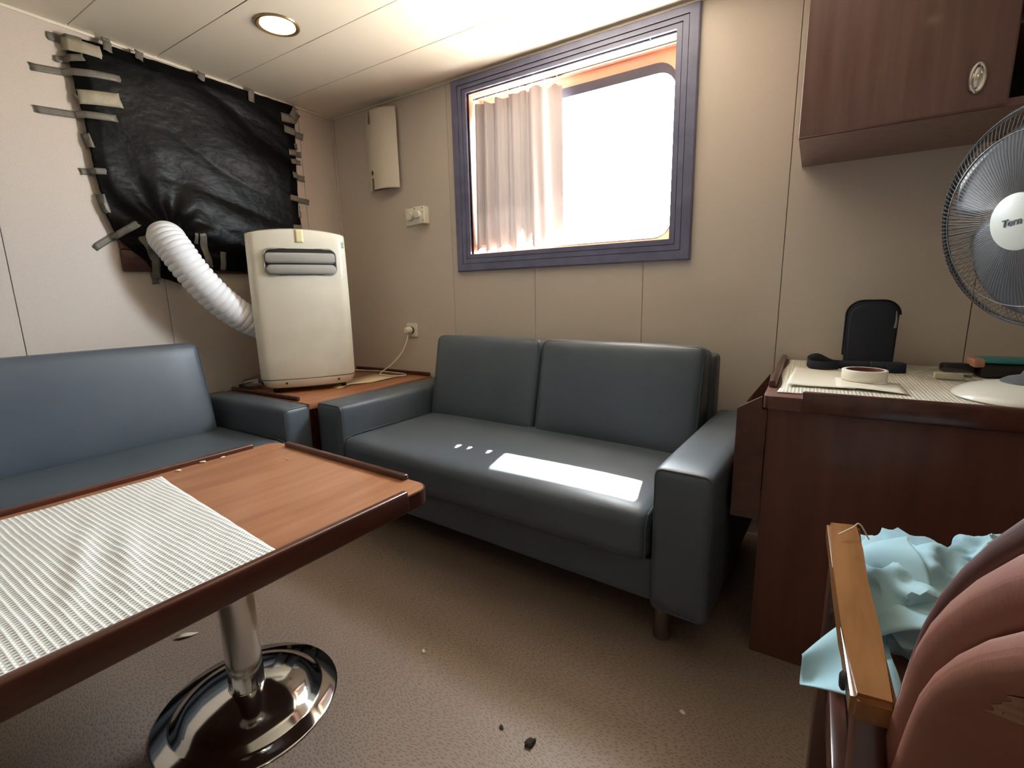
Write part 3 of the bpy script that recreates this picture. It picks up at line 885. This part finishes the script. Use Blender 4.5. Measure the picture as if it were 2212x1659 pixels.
sofa('sofa', 'long grey leatherette sofa along the wall under the black plastic', (-1.90, -0.615, 0), PI / 2, 1.90, 0.735, 0.13, 0.13, 0.73, 0.56, 0.43,
     [(0.15, 1.705)], math.radians(11), 0.425, 0.445, [(0.06, 0.075), (1.84, 0.075), (0.06, 0.66), (1.84, 0.66)])

# ------------------------------------------------------------------ pedestal table
pt = thing('pedestal_table', 'brown wooden table with dark raised edges on a chrome pedestal', 'table', (-1.16, 0.525, 0), math.radians(-2.4))
X0, X1, Y0, Y1 = -0.423, 0.330, -1.245, 0.372
TT = 0.540
bm = NB(); prism(bm, rrect(X0, X1, Y0, Y1, 0.045, 8), TT - 0.040, TT - 0.002)
obj('edge_band', bm, rail_m, pt)
bm = NB(); prism(bm, rrect(X0 + 0.004, X1 - 0.004, Y0 + 0.004, Y1 - 0.004, 0.042, 8), TT - 0.006, TT)
obj('table_top', bm, tabtop_m, pt)
def trail(x0, x1, y0, y1): return bx(x0, x1, y0, y1, TT - 0.042, TT + 0.015, bev=0.006, seg=3)
obj('rail', trail(X0 - 0.004, X0 + 0.016, Y0 + 0.06, Y1 - 0.085), rail_m, pt)
obj('rail', trail(X1 - 0.016, X1 + 0.004, Y0 + 0.06, Y1 - 0.085), rail_m, pt)
obj('rail', bx(X0 + 0.085, X1 - 0.085, Y1 - 0.020, Y1 - 0.001, TT - 0.01, TT + 0.015, bev=0.006, seg=3), rail_m, pt)
obj('rail', bx(X0 + 0.085, X1 - 0.085, Y0 + 0.001, Y0 + 0.020, TT - 0.01, TT + 0.015, bev=0.006, seg=3), rail_m, pt)
bm = NB(); lathe(bm, [(0, 0.04), (0.041, 0.04), (0.041, TT - 0.055), (0.09, TT - 0.05), (0.09, TT - 0.041), (0, TT - 0.041)], 40)
obj('pole', bm, chrome_m, pt)
bm = NB(); lathe(bm, [(0, 0), (0.212, 0), (0.214, 0.003), (0.210, 0.0065), (0.178, 0.009), (0.172, 0.012), (0.160, 0.024), (0.135, 0.038), (0.10, 0.048), (0.06, 0.056), (0.043, 0.058), (0.043, 0.060), (0, 0.060)], 72)
obj('base', bm, chrome_m, pt, angle=50)

# non-slip mat on the table
mt = thing('nonslip_mat', 'white non-slip mesh mat lying rippled on the pedestal table', 'mat', (-1.19, 0.2, TT))
bm = NB()
def mfun(u, v):
    y = -0.62 + v * (0.541 - 0.066 * u + 0.62)
    x0_ = -1.565 + 0.09 * max(0, y); x1_ = -0.874 + 0.035 * y
    x = x0_ + (x1_ - x0_) * u
    rip = 0.004 * max(0, mnoise.noise(Vector((x * 7, y * 5, 1.0)))) + 0.006 * math.exp(-((y - 0.24 + 0.35 * (x + 1.1)) / 0.018) ** 2 - ((x + 1.13) / 0.16) ** 2) + 0.005 * math.exp(-((y - 0.30 + 0.3 * (x + 1.05)) / 0.02) ** 2 - ((x + 1.08) / 0.15) ** 2)
    return Vector((x + 1.19, y - 0.2, 0.002 + rip + 0.002 * mnoise.noise(Vector((x * 18, y * 18, 3)))+0.002))
grid(bm, 90, 120, mfun)
obj('mesh', bm, mat_m, mt, angle=80, solid=0.0015)

# crumbs and scraps
def crumb(name, label, x, y, z, s, m, cat, seed, flat=0.4, group=None):
    rg = random.Random(seed)
    bm = NB()
    bmesh.ops.create_icosphere(bm, subdivisions=2, radius=s)
    for v in bm.verts:
        v.co *= rg.uniform(0.75, 1.2)
        v.co.z *= flat
        v.co.x *= 1.5
    lo = min(v.co.z for v in bm.verts)
    bmesh.ops.rotate(bm, matrix=Matrix.Rotation(rg.uniform(0, PI), 3, 'Z'), verts=bm.verts[:])
    bmesh.ops.translate(bm, vec=(0, 0, -lo), verts=bm.verts[:])
    o = obj(name, bm, m, loc=(x, y, z), smooth=False)
    tag(o, label, cat, group)
crumb('paint_chip', 'pale flake on the table by the far raised edge, nearest the mat', -1.543, 0.595, TT, 0.006, crumb_m, 'flake', 1, group='flakes on the table')
crumb('paint_chip', 'pale flake on the table in the middle of the far raised edge', -1.557, 0.668, TT, 0.006, crumb_m, 'flake', 2, group='flakes on the table')
crumb('paint_chip', 'pale flake on the table near the end of the far raised edge', -1.55, 0.724, TT, 0.005, crumb_m, 'flake', 3, group='flakes on the table')
crumb('crumb', 'tiny brown crumb on bare table top near the rounded corner', -1.35, 0.816, TT, 0.004, pink_m, 'crumb', 4)
crumb('dirt_clump', 'small dark dirt clump on the sunlit floor', -0.477, 0.799, 0.0, 0.010, dirt_m, 'dirt', 5, 0.5)
crumb('dirt_clump', 'tiny dark speck beside the dirt clump on the floor', -0.557, 0.800, 0.0, 0.005, dirt_m, 'dirt', 6)
crumb('crumb', 'tan crumb on the floor at the shadow edge of the sofa', -0.892, 0.891, 0.0, 0.006, crumb_m, 'crumb', 7)
crumb('crumb', 'pale crumb on the shaded floor in front of the desk', -0.194, 1.067, 0.0, 0.005, crumb_m, 'crumb', 8)
bm = NB()
vsx = [bm.verts.new(p) for p in ((-0.030, -0.012, 0.001), (0.0, -0.016, 0.010), (0.022, -0.004, 0.004), (0.034, 0.012, 0.001), (0.0, 0.010, 0.006), (-0.026, 0.008, 0.001))]
bm.faces.new((vsx[0], vsx[1], vsx[4], vsx[5])); bm.faces.new((vsx[1], vsx[2], vsx[3], vsx[4]))
tag(obj('paper_scrap', bm, crumb_m, loc=(-1.582, 0.557, 0.0), rot=(0, 0, 0.7), solid=0.001), 'torn cream paper scrap on the floor under the table', 'paper scrap')

# ------------------------------------------------------------------ desk
DX0, DX1, DY, DZ = -0.092, 1.45, 1.372, 0.757
dk = thing('desk', 'dark reddish brown wooden desk against the window wall', 'desk', (0.68, 1.76, 0))
def db(x0, x1, y0, y1, z0, z1, **k): return bx(x0 - 0.68, x1 - 0.68, y0 - 1.76, y1 - 1.76, z0, z1, **k)
bm = NB(); prism(bm, rrect(DX0 - 0.68, DX1 - 0.68, DY - 1.76, 2.138 - 1.76, 0.022, 6), DZ - 0.034, DZ, bev=0.003)
obj('desk_top', bm, desk_m, dk)
obj('rail', db(DX0 + 0.002, DX0 + 0.020, 1.50, 2.136, DZ - 0.02, DZ + 0.020, bev=0.006), rail_m, dk)
obj('rail', db(DX0 + 0.085, DX1 - 0.08, DY - 0.003, DY + 0.016, DZ - 0.036, DZ + 0.018, bev=0.006), rail_m, dk)
obj('front_panel', db(DX0 + 0.012, DX1 - 0.01, DY + 0.014, DY + 0.032, 0.0, DZ - 0.035), desk_m, dk)
obj('side_panel', db(DX0 + 0.012, DX0 + 0.030, DY + 0.033, 2.13, 0.0, DZ - 0.035), desk_m, dk)
obj('side_panel', db(DX1 - 0.028, DX1 - 0.01, DY + 0.033, 2.13, 0.0, DZ - 0.035), desk_m, dk)

rk = thing('side_rack', 'dark wooden open box fixed between the sofa and the desk', 'box', (-0.1225, 1.49, 0.41))
def slope(y0, y1, za, zb):
    bm = NB()
    pr_ = [(-0.0295, 0.0), (0.041, 0.0), (0.041, 0.308), (0.0285, 0.308), (0.0285, zb), (-0.0295, za)]
    lo = [bm.verts.new((x, y0, z)) for x, z in pr_]; hi = [bm.verts.new((x, y1, z)) for x, z in pr_]
    bm.faces.new(lo); bm.faces.new(hi[::-1])
    for k in range(6): bm.faces.new((lo[k], lo[(k + 1) % 6], hi[(k + 1) % 6], hi[k]))
    bmesh.ops.bevel(bm, geom=bm.edges[:], offset=0.0015, segments=2, affect='EDGES')
    return bm
obj('front_board', slope(-0.12, -0.106, 0.308, 0.345), rail_m, rk)
obj('back_board', slope(0.106, 0.12, 0.28, 0.37), rail_m, rk)
obj('side_board', bx(-0.0295, -0.0195, -0.105, 0.105, 0.0, 0.28, bev=0.001), rail_m, rk)
obj('bottom_board', bx(-0.019, 0.0285, -0.105, 0.105, 0.0, 0.012), rail_m, rk)

# things on the desk
dm = thing('desk_mat', 'cream non-slip mesh mat covering the desk top', 'mat', (0.4, 1.76, DZ))
bm = NB(); grid(bm, 70, 40, lambda u, v: Vector((-0.465 + 1.2 * u + 0.006 * math.sin(9 * v), -0.335 + 0.69 * v + 0.004 * math.sin(20 * u), 0.002 + 0.0025 * max(0, mnoise.noise(Vector((u * 9, v * 6, 4)))))))
obj('mesh', bm, deskmat_m, dm, angle=80, solid=0.0012)
DM = DZ + 0.004
pp = thing('paper_sheet', 'curled white paper sheet lying under the tape roll', 'paper', (0.04, 1.67, DM), group='papers on the desk')
bm = NB()
def pfun(u, v):
    x = -0.088 + 0.16 * u + 0.0 * v; y = -0.16 + 0.33 * v
    return Vector((x + 0.012 * v, y + 0.015 * u, 0.002 + 0.006 * (1 - u) ** 3 + 0.003 * math.sin(5 * v + 2 * u) ** 2))
grid(bm, 16, 16, pfun)
obj('sheet', bm, paper_m, pp, angle=80, solid=0.0006)
pp = thing('paper_sheet', 'smaller white paper sheet sticking out beyond the tape roll', 'paper', (0.15, 1.62, DM), group='papers on the desk')
bm = NB(); grid(bm, 10, 10, lambda u, v: Vector((-0.08 + 0.15 * u, -0.085 + 0.16 * v - 0.03 * u, 0.0045 + 0.002 * math.sin(4 * u + v))))
obj('sheet', bm, paper_m, pp, angle=80, solid=0.0006)
tp = thing('tape_roll', 'roll of white tape with a dark red card core on the papers', 'tape roll', (0.138, 1.665, DM + 0.008))
bm = NB(); lathe(bm, [(0.045, 0), (0.053, 0), (0.054, 0.001), (0.054, 0.029), (0.053, 0.030), (0.045, 0.030)], 56, close=True)
obj('tape', bm, paper_m, tp, angle=50)
bm = NB(); lathe(bm, [(0.0425, 0.0), (0.0448, 0.0), (0.0448, 0.030), (0.0425, 0.030)], 56, close=True)
obj('core', bm, core_m, tp, angle=50)

pc = thing('pouch', 'dark navy zipped belt pouch standing on the desk against the wall', 'pouch', (0.170, 1.975, DM))
M = Matrix.Translation((0, 0.02, 0.0)) @ Matrix.Rotation(math.radians(-5), 4, 'X') @ Matrix.Translation((0, 0, 0.113))
def pouch_body(sx3, sy3, sz3, yo):
    # rounded-rectangle outline extruded with rounded edges
    bm = NB()
    rows = []
    prof = [(-1, 0.80), (-0.93, 0.92), (-0.7, 0.985), (0, 1.0), (0.7, 0.985), (0.93, 0.92), (1, 0.80)]
    ol = [p for p in rrect(-sx3 / 2, sx3 / 2, -sz3 / 2, sz3 / 2, 0.046, 8) if p[1] > 0]
    ol += [p for p in rrect(-sx3 / 2, sx3 / 2, -sz3 / 2, sz3 / 2, 0.010, 3) if p[1] < 0]
    ol = [(x * (1 - 0.07 * (0.5 - z / sz3)), z) for x, z in ol]
    for t_, s_ in prof:
        rows.append([bm.verts.new((x * (1 - (1 - s_) * 0.35), yo + t_ * sy3 / 2, z * (1 - (1 - s_) * 0.3))) for x, z in ol])
    n = len(ol)
    for a, b_ in zip(rows, rows[1:]):
        for k in range(n): bm.faces.new((a[k], a[(k + 1) % n], b_[(k + 1) % n], b_[k]))
    bm.faces.new(rows[0]); bm.faces.new(rows[-1][::-1])
    bmesh.ops.transform(bm, matrix=M, verts=bm.verts[:])
    return bm
obj('pouch_body', pouch_body(0.145, 0.060, 0.222, 0.02), navy_m, pc, angle=60)
obj('front_pocket', pouch_body(0.132, 0.030, 0.195, -0.020), navy_m, pc, angle=60)
bm = NB(); tube(bm, [(x, -0.006, z) for x, z in rrect(-0.0735, 0.0735, -0.112, 0.112, 0.048, 8)][:20], 0.003, 6)
bmesh.ops.transform(bm, matrix=M, verts=bm.verts[:])
obj('zip', bm, zip_m, pc)
bm = NB(); tube(bm, [(0.058, -0.040, 0.075), (0.060, -0.042, 0.045), (0.058, -0.042, 0.020)], lambda s: 0.0015 + 0.003 * s, 8)
bmesh.ops.transform(bm, matrix=M, verts=bm.verts[:])
obj('zip_pull', bm, steel_m, pc)
def strap_part(path, wd, nm):
    bm = NB()
    P = smooth_path(path, 50)
    rows = []
    for i, p in enumerate(P):
        rows.append([bm.verts.new(p + Vector((0, (j - 0.5) * 0.012, j * wd))) for j in (0, 0.5, 1)])
    for a, b_ in zip(rows, rows[1:]):
        for j in range(2): bm.faces.new((a[j], a[j + 1], b_[j + 1], b_[j]))
    return obj(nm, bm, navy_m, pc, angle=80, solid=0.003)
strap_part([(0.05, -0.052, 0.003), (0.0, -0.055, 0.003), (-0.07, -0.06, 0.003), (-0.105, -0.07, 0.006), (-0.145, -0.085, 0.026), (-0.172, -0.095, 0.018), (-0.165, -0.115, 0.006), (-0.125, -0.115, 0.003), (-0.085, -0.09, 0.003)], 0.026, 'strap')
strap_part([(0.0, -0.066, 0.003), (0.04, -0.07, 0.004), (0.075, -0.075, 0.006), (0.088, -0.09, 0.003), (0.065, -0.105, 0.003), (0.04, -0.11, 0.003)], 0.028, 'strap')

ch = thing('charger', 'small cream charger block in a clear plastic bag on the desk', 'charger', (0.345, 1.82, DM))
obj('block', bx(-0.030, 0.034, -0.012, 0.012, 0.002, 0.020, bev=0.004), white_m, ch)
obj('pin', bx(0.034, 0.050, -0.008, -0.004, 0.008, 0.012), steel_m, ch)
obj('pin', bx(0.034, 0.050, 0.004, 0.008, 0.008, 0.012), steel_m, ch)
bm = NB(); grid(bm, 18, 14, lambda u, v: Vector((-0.065 + 0.14 * u, -0.05 + 0.11 * v, 0.003 + 0.030 * (math.sin(PI * u) * math.sin(PI * v)) ** 0.6 + 0.004 * mnoise.noise(Vector((u * 7, v * 7, 1))))))
obj('clear_bag', bm, bag_m, ch, angle=80)
cs = thing('case', 'long black case with a teal lid lying on the desk behind the fan', 'case', (0.53, 1.94, DM), 0.10)
obj('case_body', bx(-0.105, 0.16, -0.045, 0.045, 0.0, 0.042, bev=0.010, seg=3), black_m, cs)
obj('lid', bx(-0.100, 0.16, -0.043, 0.045, 0.0425, 0.056, bev=0.005), teal_m, cs)
obj('handle_end', bx(-0.185, -0.106, -0.022, 0.022, 0.008, 0.036, bev=0.008, seg=3), black_m, cs)
obj('clip', bx(-0.125, -0.098, -0.046, 0.020, 0.030, 0.056, bev=0.006), pink_m, cs)

# ------------------------------------------------------------------ desk fan
fan = thing('desk_fan', 'white desk fan with grey wire cage standing on the desk', 'fan', (0.455, 1.565, DM))
FB = Vector((0.455, 1.565, DM))
bm = NB(); lathe(bm, [(0, 0), (0.140, 0), (0.146, 0.004), (0.144, 0.010), (0.125, 0.024), (0.09, 0.035), (0.066, 0.040), (0, 0.040)], 56)
obj('base', bm, fan_white, fan, angle=50)
bm = NB(); lathe(bm, [(0, 0.040), (0.062, 0.040), (0.062, 0.044), (0.050, 0.052), (0.030, 0.058), (0.022, 0.075), (0, 0.075)], 40)
obj('collar', bm, fan_grey, fan, angle=50)
bm = NB(); lathe(bm, [(0, 0.07), (0.019, 0.07), (0.017, 0.27), (0.026, 0.285), (0.026, 0.31), (0, 0.32)], 28)
obj('stem', bm, fan_white, fan, angle=50)
yaw, pit = -1.034, -0.16
N = Vector((math.sin(yaw) * math.cos(pit), -math.cos(yaw) * math.cos(pit), math.sin(pit)))
HC = Vector((0.383, 1.5, 1.166))
Xa = Vector((math.cos(yaw), math.sin(yaw), 0))
Ya = N.cross(Xa).normalized()
HM = Matrix.Translation(HC - FB) @ Matrix(((Xa.x, Ya.x, N.x, 0), (Xa.y, Ya.y, N.y, 0), (Xa.z, Ya.z, N.z, 0), (0, 0, 0, 1)))
def head(bm):
    bmesh.ops.transform(bm, matrix=HM, verts=bm.verts[:])
    return bm
bm = NB(); lathe(bm, [(0, -0.145), (0.035, -0.143), (0.052, -0.13), (0.058, -0.10), (0.058, -0.055), (0, -0.055)], 36)
obj('motor', head(bm), fan_white, fan, angle=50)
FR = 0.234
def wires(prof, n, wr, twist=0.0):
    bm = NB()
    for k in range(n):
        a = 2 * PI * k / n
        tube(bm, [(r * math.cos(a + twist * r), r * math.sin(a + twist * r), z) for r, z in prof], wr, 4, cap=False)
    return bm
fp = [(0.058, 0.030), (0.10, 0.029), (0.15, 0.026), (0.195, 0.018), (0.222, 0.006), (FR - 0.002, -0.012)]
rpf = [(0.060, -0.075), (0.10, -0.074), (0.15, -0.070), (0.195, -0.060), (0.222, -0.045), (FR - 0.002, -0.020)]
fg = obj('front_grille', head(wires(fp, 132, 0.0010)), fan_wire, fan, angle=80)
rg_ = obj('rear_grille', head(wires(rpf, 110, 0.0010)), fan_wire, fan, angle=80)
bm = NB()
for r, z, q in ((FR, -0.012, 0.0022), (FR, -0.020, 0.0022), (0.185, 0.0215, 0.0012), (0.185, -0.0635, 0.0012)):
    tube(bm, [(r * math.cos(2 * PI * k / 96), r * math.sin(2 * PI * k / 96), z) for k in range(96)], q, 6, closed=True)
obj('grille_hoops', head(bm), fan_wire, fan, angle=80)
bm = NB(); lathe(bm, [(FR + 0.001, -0.024), (FR + 0.005, -0.021), (FR + 0.005, -0.011), (FR + 0.001, -0.008)], 96, close=True)
obj('rim_band', head(bm), fan_grey, fan, angle=50)
obj('clip', head(bx(-0.012, 0.012, FR - 0.002, FR + 0.012, -0.030, -0.004, bev=0.003)), fan_white, fan)
for k in range(3):
    bm = NB()
    a0 = 2 * PI * k / 3 - 0.35
    def bl(u, v):
        r = 0.035 + 0.178 * v
        half = 0.42 + 0.40 * math.sin(PI * min(1, 0.20 + 0.62 * v))
        a = a0 + (u - 0.5) * 2 * half * 1.25 + 0.35 * v
        if v > 0.9: a = a0 + 0.35 * v + (u - 0.5) * 2 * half * 1.25 * (1 - ((v - 0.9) / 0.1) ** 2 * 0.35)
        return Vector((r * math.cos(a), r * math.sin(a), -0.028 + (u - 0.5) * 0.050 * (1 - 0.35 * v)))
    grid(bm, 18, 18, bl)
    obj('blade', head(bm), blade_m, fan, angle=80, solid=0.002)
bm = NB(); lathe(bm, [(0, -0.055), (0.036, -0.055), (0.036, -0.012), (0.028, -0.004), (0, -0.002)], 32)
obj('blade_hub', head(bm), blade_m, fan, angle=50)
bm = NB(); lathe(bm, [(0, 0.022), (0.060, 0.022), (0.0615, 0.026), (0.060, 0.033), (0.050, 0.0365), (0.0, 0.038)], 56)
bdg = obj('badge', head(bm), badge_m, fan, angle=50)
fc = bpy.data.curves.new('badge_text', 'FONT')
fc.body = 'Torn'
fc.size = 0.021
fc.shear = 0.25
fc.extrude = 0.0006
fc.offset = 0.0004
fo = bpy.data.objects.new('badge_text', fc)
C.objects.link(fo)
dg = bpy.context.evaluated_depsgraph_get()
tm = bpy.data.meshes.new_from_object(fo.evaluated_get(dg))
bpy.data.objects.remove(fo)
tm.name = 'badge_lettering'
tm.transform(HM @ Matrix.Translation((-0.028, -0.008, 0.0385)) @ Matrix.Rotation(math.radians(6), 4, 'Z'))
tm.materials.clear(); tm.materials.append(letter_m)
lo_ = bpy.data.objects.new('badge_lettering', tm)
C.objects.link(lo_)
lo_.parent = bdg

# ------------------------------------------------------------------ overhead cupboard
KX0, KX1, KY, KZ0, KZ1 = -0.078, 1.30, 1.752, 1.465, CZ - 0.002
cu = thing('overhead_cupboard', 'reddish brown wooden cupboard hung high over the desk', 'cupboard', (0.6, 1.95, KZ0))
def kb(x0, x1, y0, y1, z0, z1, **k): return bx(x0 - 0.6, x1 - 0.6, y0 - 1.95, y1 - 1.95, z0 - KZ0, z1 - KZ0, **k)
obj('side_panel', kb(KX0, KX0 + 0.018, KY, 2.141, KZ0, KZ1), cup_m, cu)
obj('bottom_panel', kb(KX0 + 0.018, KX1, KY, 2.141, KZ0, KZ0 + 0.018), cup_m, cu)
obj('back_panel', kb(KX0 + 0.018, KX1, 2.125, 2.141, KZ0 + 0.018, KZ1), dark_m, cu)
obj('divider', kb(0.350, 0.368, KY, 2.124, KZ0 + 0.018, KZ1), cup_m, cu)
obj('side_panel', kb(KX1 - 0.018, KX1, KY, 2.124, KZ0 + 0.018, KZ1), cup_m, cu)
obj('shelf', kb(0.369, KX1 - 0.019, KY + 0.004, 2.124, 1.650, 1.668), cup_m, cu)
obj('upper_board', kb(0.369, KX1 - 0.019, KY - 0.016, KY, 1.655, KZ1, bev=0.002), cup_m, cu)
dr = obj('door', kb(KX0, 0.362, KY - 0.019, KY - 0.001, KZ0 + 0.002, KZ1, bev=0.002), cup_m, cu)
bm = NB()
hp = [(0.013 * math.cos(a) * (1 if abs(math.sin(a)) < 2 else 1), -0.004, 0.032 * math.sin(a)) for a in [2 * PI * k / 32 for k in range(32)]]
tube(bm, hp, 0.0045, 10, closed=True)
hd = obj('latch_handle', bm, chrome_m, dr, loc=(0.300 - 0.6, KY - 0.020 - 1.95, 1.537 - KZ0))
bm = NB(); bmesh.ops.create_uvsphere(bm, u_segments=20, v_segments=12, radius=1.0)
bmesh.ops.scale(bm, vec=(0.011, 0.006, 0.028), verts=bm.verts[:])
bmesh.ops.translate(bm, vec=(0.300 - 0.6, KY - 0.021 - 1.95, 1.537 - KZ0), verts=bm.verts[:])
obj('latch_button', bm, chrome_m, dr)

# ------------------------------------------------------------------ armchair in front of the desk
AZ = 0.62
ar = thing('armchair', 'wooden armchair with brown leather back turned to the desk', 'armchair', (0.36, 0.72, 0))
A0 = Vector((0.36, 0.72, 0))
def armboard(side):
    L_ = [(0.051, 0.964), (0.056, 0.80), (0.0605, 0.66), (0.065, 0.535)]
    R_ = [(0.105, 0.540), (0.101, 0.66), (0.097, 0.78), (0.098, 0.88), (0.100, 0.978)]
    poly = [Vector((x, y, 0)) for x, y in L_ + R_]
    bm = NB()
    prism(bm, [((x - 0.36) * side, y - 0.72) for x, y in L_ + R_], AZ - 0.032, AZ)
    bmesh.ops.bevel(bm, geom=bm.edges[:], offset=0.0055, segments=3, affect='EDGES', clamp_overlap=True)
    return bm
for side in (1, -1):
    am = obj('armrest', armboard(side), chairwood_m, ar)
    bm = NB(); lathe(bm, [(0, 0), (0.010, 0), (0.010, 0.003), (0.007, 0.005), (0, 0.005)], 20, M=Matrix.Translation(((0.0625 - 0.36) * side, 0.575 - 0.72, AZ - 0.017)) @ Matrix.Rotation(-side * PI / 2, 4, 'Y'))
    obj('plug_cap', bm, black_m, am)
    bm = NB()
    M1 = Matrix(((1, 0, 0, 0), (0, 1, -0.03, 0), (0, 0, 1, 0), (0, 0, 0, 1)))
    xx = (0.077 - 0.36) * side
    box(bm, xx - 0.018, xx + 0.018, 0.905 - 0.72, 0.955 - 0.72, 0, AZ - 0.033, bev=0.006, M=M1)
    obj('leg', bm, chairleg_m, ar)
    bm = NB()
    M2 = Matrix(((1, 0, 0, 0), (0, 1, 0.26, -0.15), (0, 0, 1, 0), (0, 0, 0, 1)))
    xx = (0.086 - 0.36) * side
    box(bm, xx - 0.015, xx + 0.015, 0.545 - 0.72, 0.590 - 0.72, 0, AZ - 0.033, bev=0.006, M=M2)
    obj('leg', bm, chairleg_m, ar)
    obj('side_rail', bx(xx - 0.012, xx + 0.012, 0.50 - 0.72, 0.92 - 0.72, 0.30, 0.36, bev=0.004), chairleg_m, ar)
bm = cushion(0.47, 0.50, 0.10, 0.035, (0, 0.006, 0.015), 10)
bmesh.ops.translate(bm, vec=(0, 0.76 - 0.72, 0.41), verts=bm.verts[:])
obj('seat_cushion', bm, leather_m, ar, angle=80)
obj('seat_frame', bx(-0.27, 0.27, 0.52 - 0.72, 0.99 - 0.72, 0.30, 0.355, bev=0.004), chairleg_m, ar)
# reclined back: profile through (y, z)
PROF = [Vector((0, y, z)) for y, z in ((0.665, 0.36), (0.632, 0.46), (0.60, 0.55), (0.570, 0.630), (0.522, 0.735), (0.448, 0.826), (0.349, 0.913), (0.24, 0.982), (0.12, 1.035))]
PP = smooth_path(PROF, 60)
PL = [0.0]
for a, b_ in zip(PP, PP[1:]): PL.append(PL[-1] + (b_ - a).length)
def on_prof(l):
    l = max(0, min(PL[-1], l))
    for i in range(len(PL) - 1):
        if l <= PL[i + 1]:
            q = (l - PL[i]) / (PL[i + 1] - PL[i])
            p = PP[i].lerp(PP[i + 1], q); t_ = (PP[i + 1] - PP[i]).normalized()
            return p, Vector((0, t_.z, -t_.y))              # normal towards the sitter (+y, up)
def back_layer(wd, th_, off, r, puff, nm, m, l0=0.0, l1=None):
    l1 = PL[-1] if l1 is None else l1
    def fn(P):
        l = l0 + (P.z + (l1 - l0) / 2)
        over = min(0, l) + max(0, l - PL[-1])
        p, nrm = on_prof(l)
        return Vector((P.x, 0, 0)) + p + nrm * (P.y + off) + Vector((0, -0.86, 0.5)) * max(0, l - PL[-1]) - A0 + Vector((0.36, 0, 0)) - Vector((0, 0, max(0, -l)))
    bm = cushion(wd, th_, l1 - l0, r, puff, 14, fn)
    return obj(nm, bm, m, ar, angle=80)
back_layer(0.506, 0.018, -0.009, 0.008, (0, 0.0, 0), 'front_pad', leather_d)
back_layer(0.512, 0.046, -0.041, 0.022, (0.006, 0.0, 0), 'back_cushion', leather_m)
back_layer(0.520, 0.026, -0.075, 0.011, (0.0, 0.008, 0), 'back_panel', leather_m)
bm = NB()
p, nrm = on_prof(0.40)
def wf_(u, v):
    p, nrm = on_prof(0.50 + 0.13 * v)
    x = -0.243 + 0.045 * u + 0.010 * mnoise.noise(Vector((u * 4, v * 6, 3)))
    return Vector((x + 0.36, 0, 0)) + p + nrm * (-0.0886 - 0.008 * max(0, 1 - ((x) / 0.26) ** 4)) - A0
grid(bm, 10, 16, wf_)
obj('worn_patch', bm, worn_m, ar, angle=80)

# pale blue cloth bundled on the seat
cl = thing('blue_cloth', 'crumpled pale blue cloth stuffed on the armchair seat under the armrest', 'cloth', (0.17, 0.92, 0.475))
def crumple(nm, cx, cy, cz, sx3, sy3, sz3, seed, rot=0.0):
    bm = NB()
    bmesh.ops.create_icosphere(bm, subdivisions=5, radius=1.0)
    for v in bm.verts:
        d = v.co.normalized()
        q = d * 1.4 + Vector((seed, seed * 0.7, 0))
        k = 1 + 0.70 * (0.42 - abs(mnoise.noise(q))) + 0.30 * (0.42 - abs(mnoise.noise(q * 1.9 + Vector((3, 1, 2)))))
        v.co = Vector((d.x * k * sx3, d.y * k * sy3, d.z * k * sz3))
    bmesh.ops.rotate(bm, matrix=Matrix.Rotation(rot, 3, 'Z'), verts=bm.verts[:])
    bmesh.ops.translate(bm, vec=(cx - 0.17, cy - 0.92, cz - 0.475), verts=bm.verts[:])
    return obj(nm, bm, cloth_m, cl, angle=50)
crumple('bundle', 0.185, 0.98, 0.515, 0.085, 0.13, 0.060, 1.3)
crumple('fold', 0.30, 1.06, 0.555, 0.05, 0.05, 0.04, 4.1)
bm = NB()
def drape(u, v):
    # flap that sticks out under the armrest, pointed at its end
    x = 0.135 - 0.105 * v
    y = 0.775 + (u - 0.5) * 0.24 * (1 - 0.92 * v) ** 0.8 + 0.025 * v
    z = 0.515 - 0.065 * v ** 1.2 - 0.035 * (1 - u) * v + 0.010 * math.sin(7 * u + 3 * v)
    return Vector((x - 0.17, y - 0.92, z - 0.475))
grid(bm, 24, 20, drape)
obj('flap', bm, cloth_m, cl, angle=80, solid=0.002)
bm = NB()
def flap2(u, v):
    x = 0.105 + 0.075 * u + 0.01 * math.sin(5 * v)
    y = 0.80 + 0.20 * v
    z = 0.50 + 0.115 * (u ** 0.5) * (0.45 + 0.55 * v) + 0.010 * math.sin(9 * v + 2 * u) + 0.02 * v * (1 - u)
    return Vector((x - 0.17, y - 0.92, z - 0.475))
grid(bm, 20, 24, flap2)
obj('flap', bm, cloth_m, cl, angle=80, solid=0.002)
bm = NB(); tube(bm, smooth_path([(-0.105, -0.02, 0.152), (-0.085, 0.005, 0.158), (-0.075, 0.012, 0.164), (-0.06, 0.012, 0.140)], 20), 0.0012, 6)
obj('loose_thread', bm, crumb_m, cl)
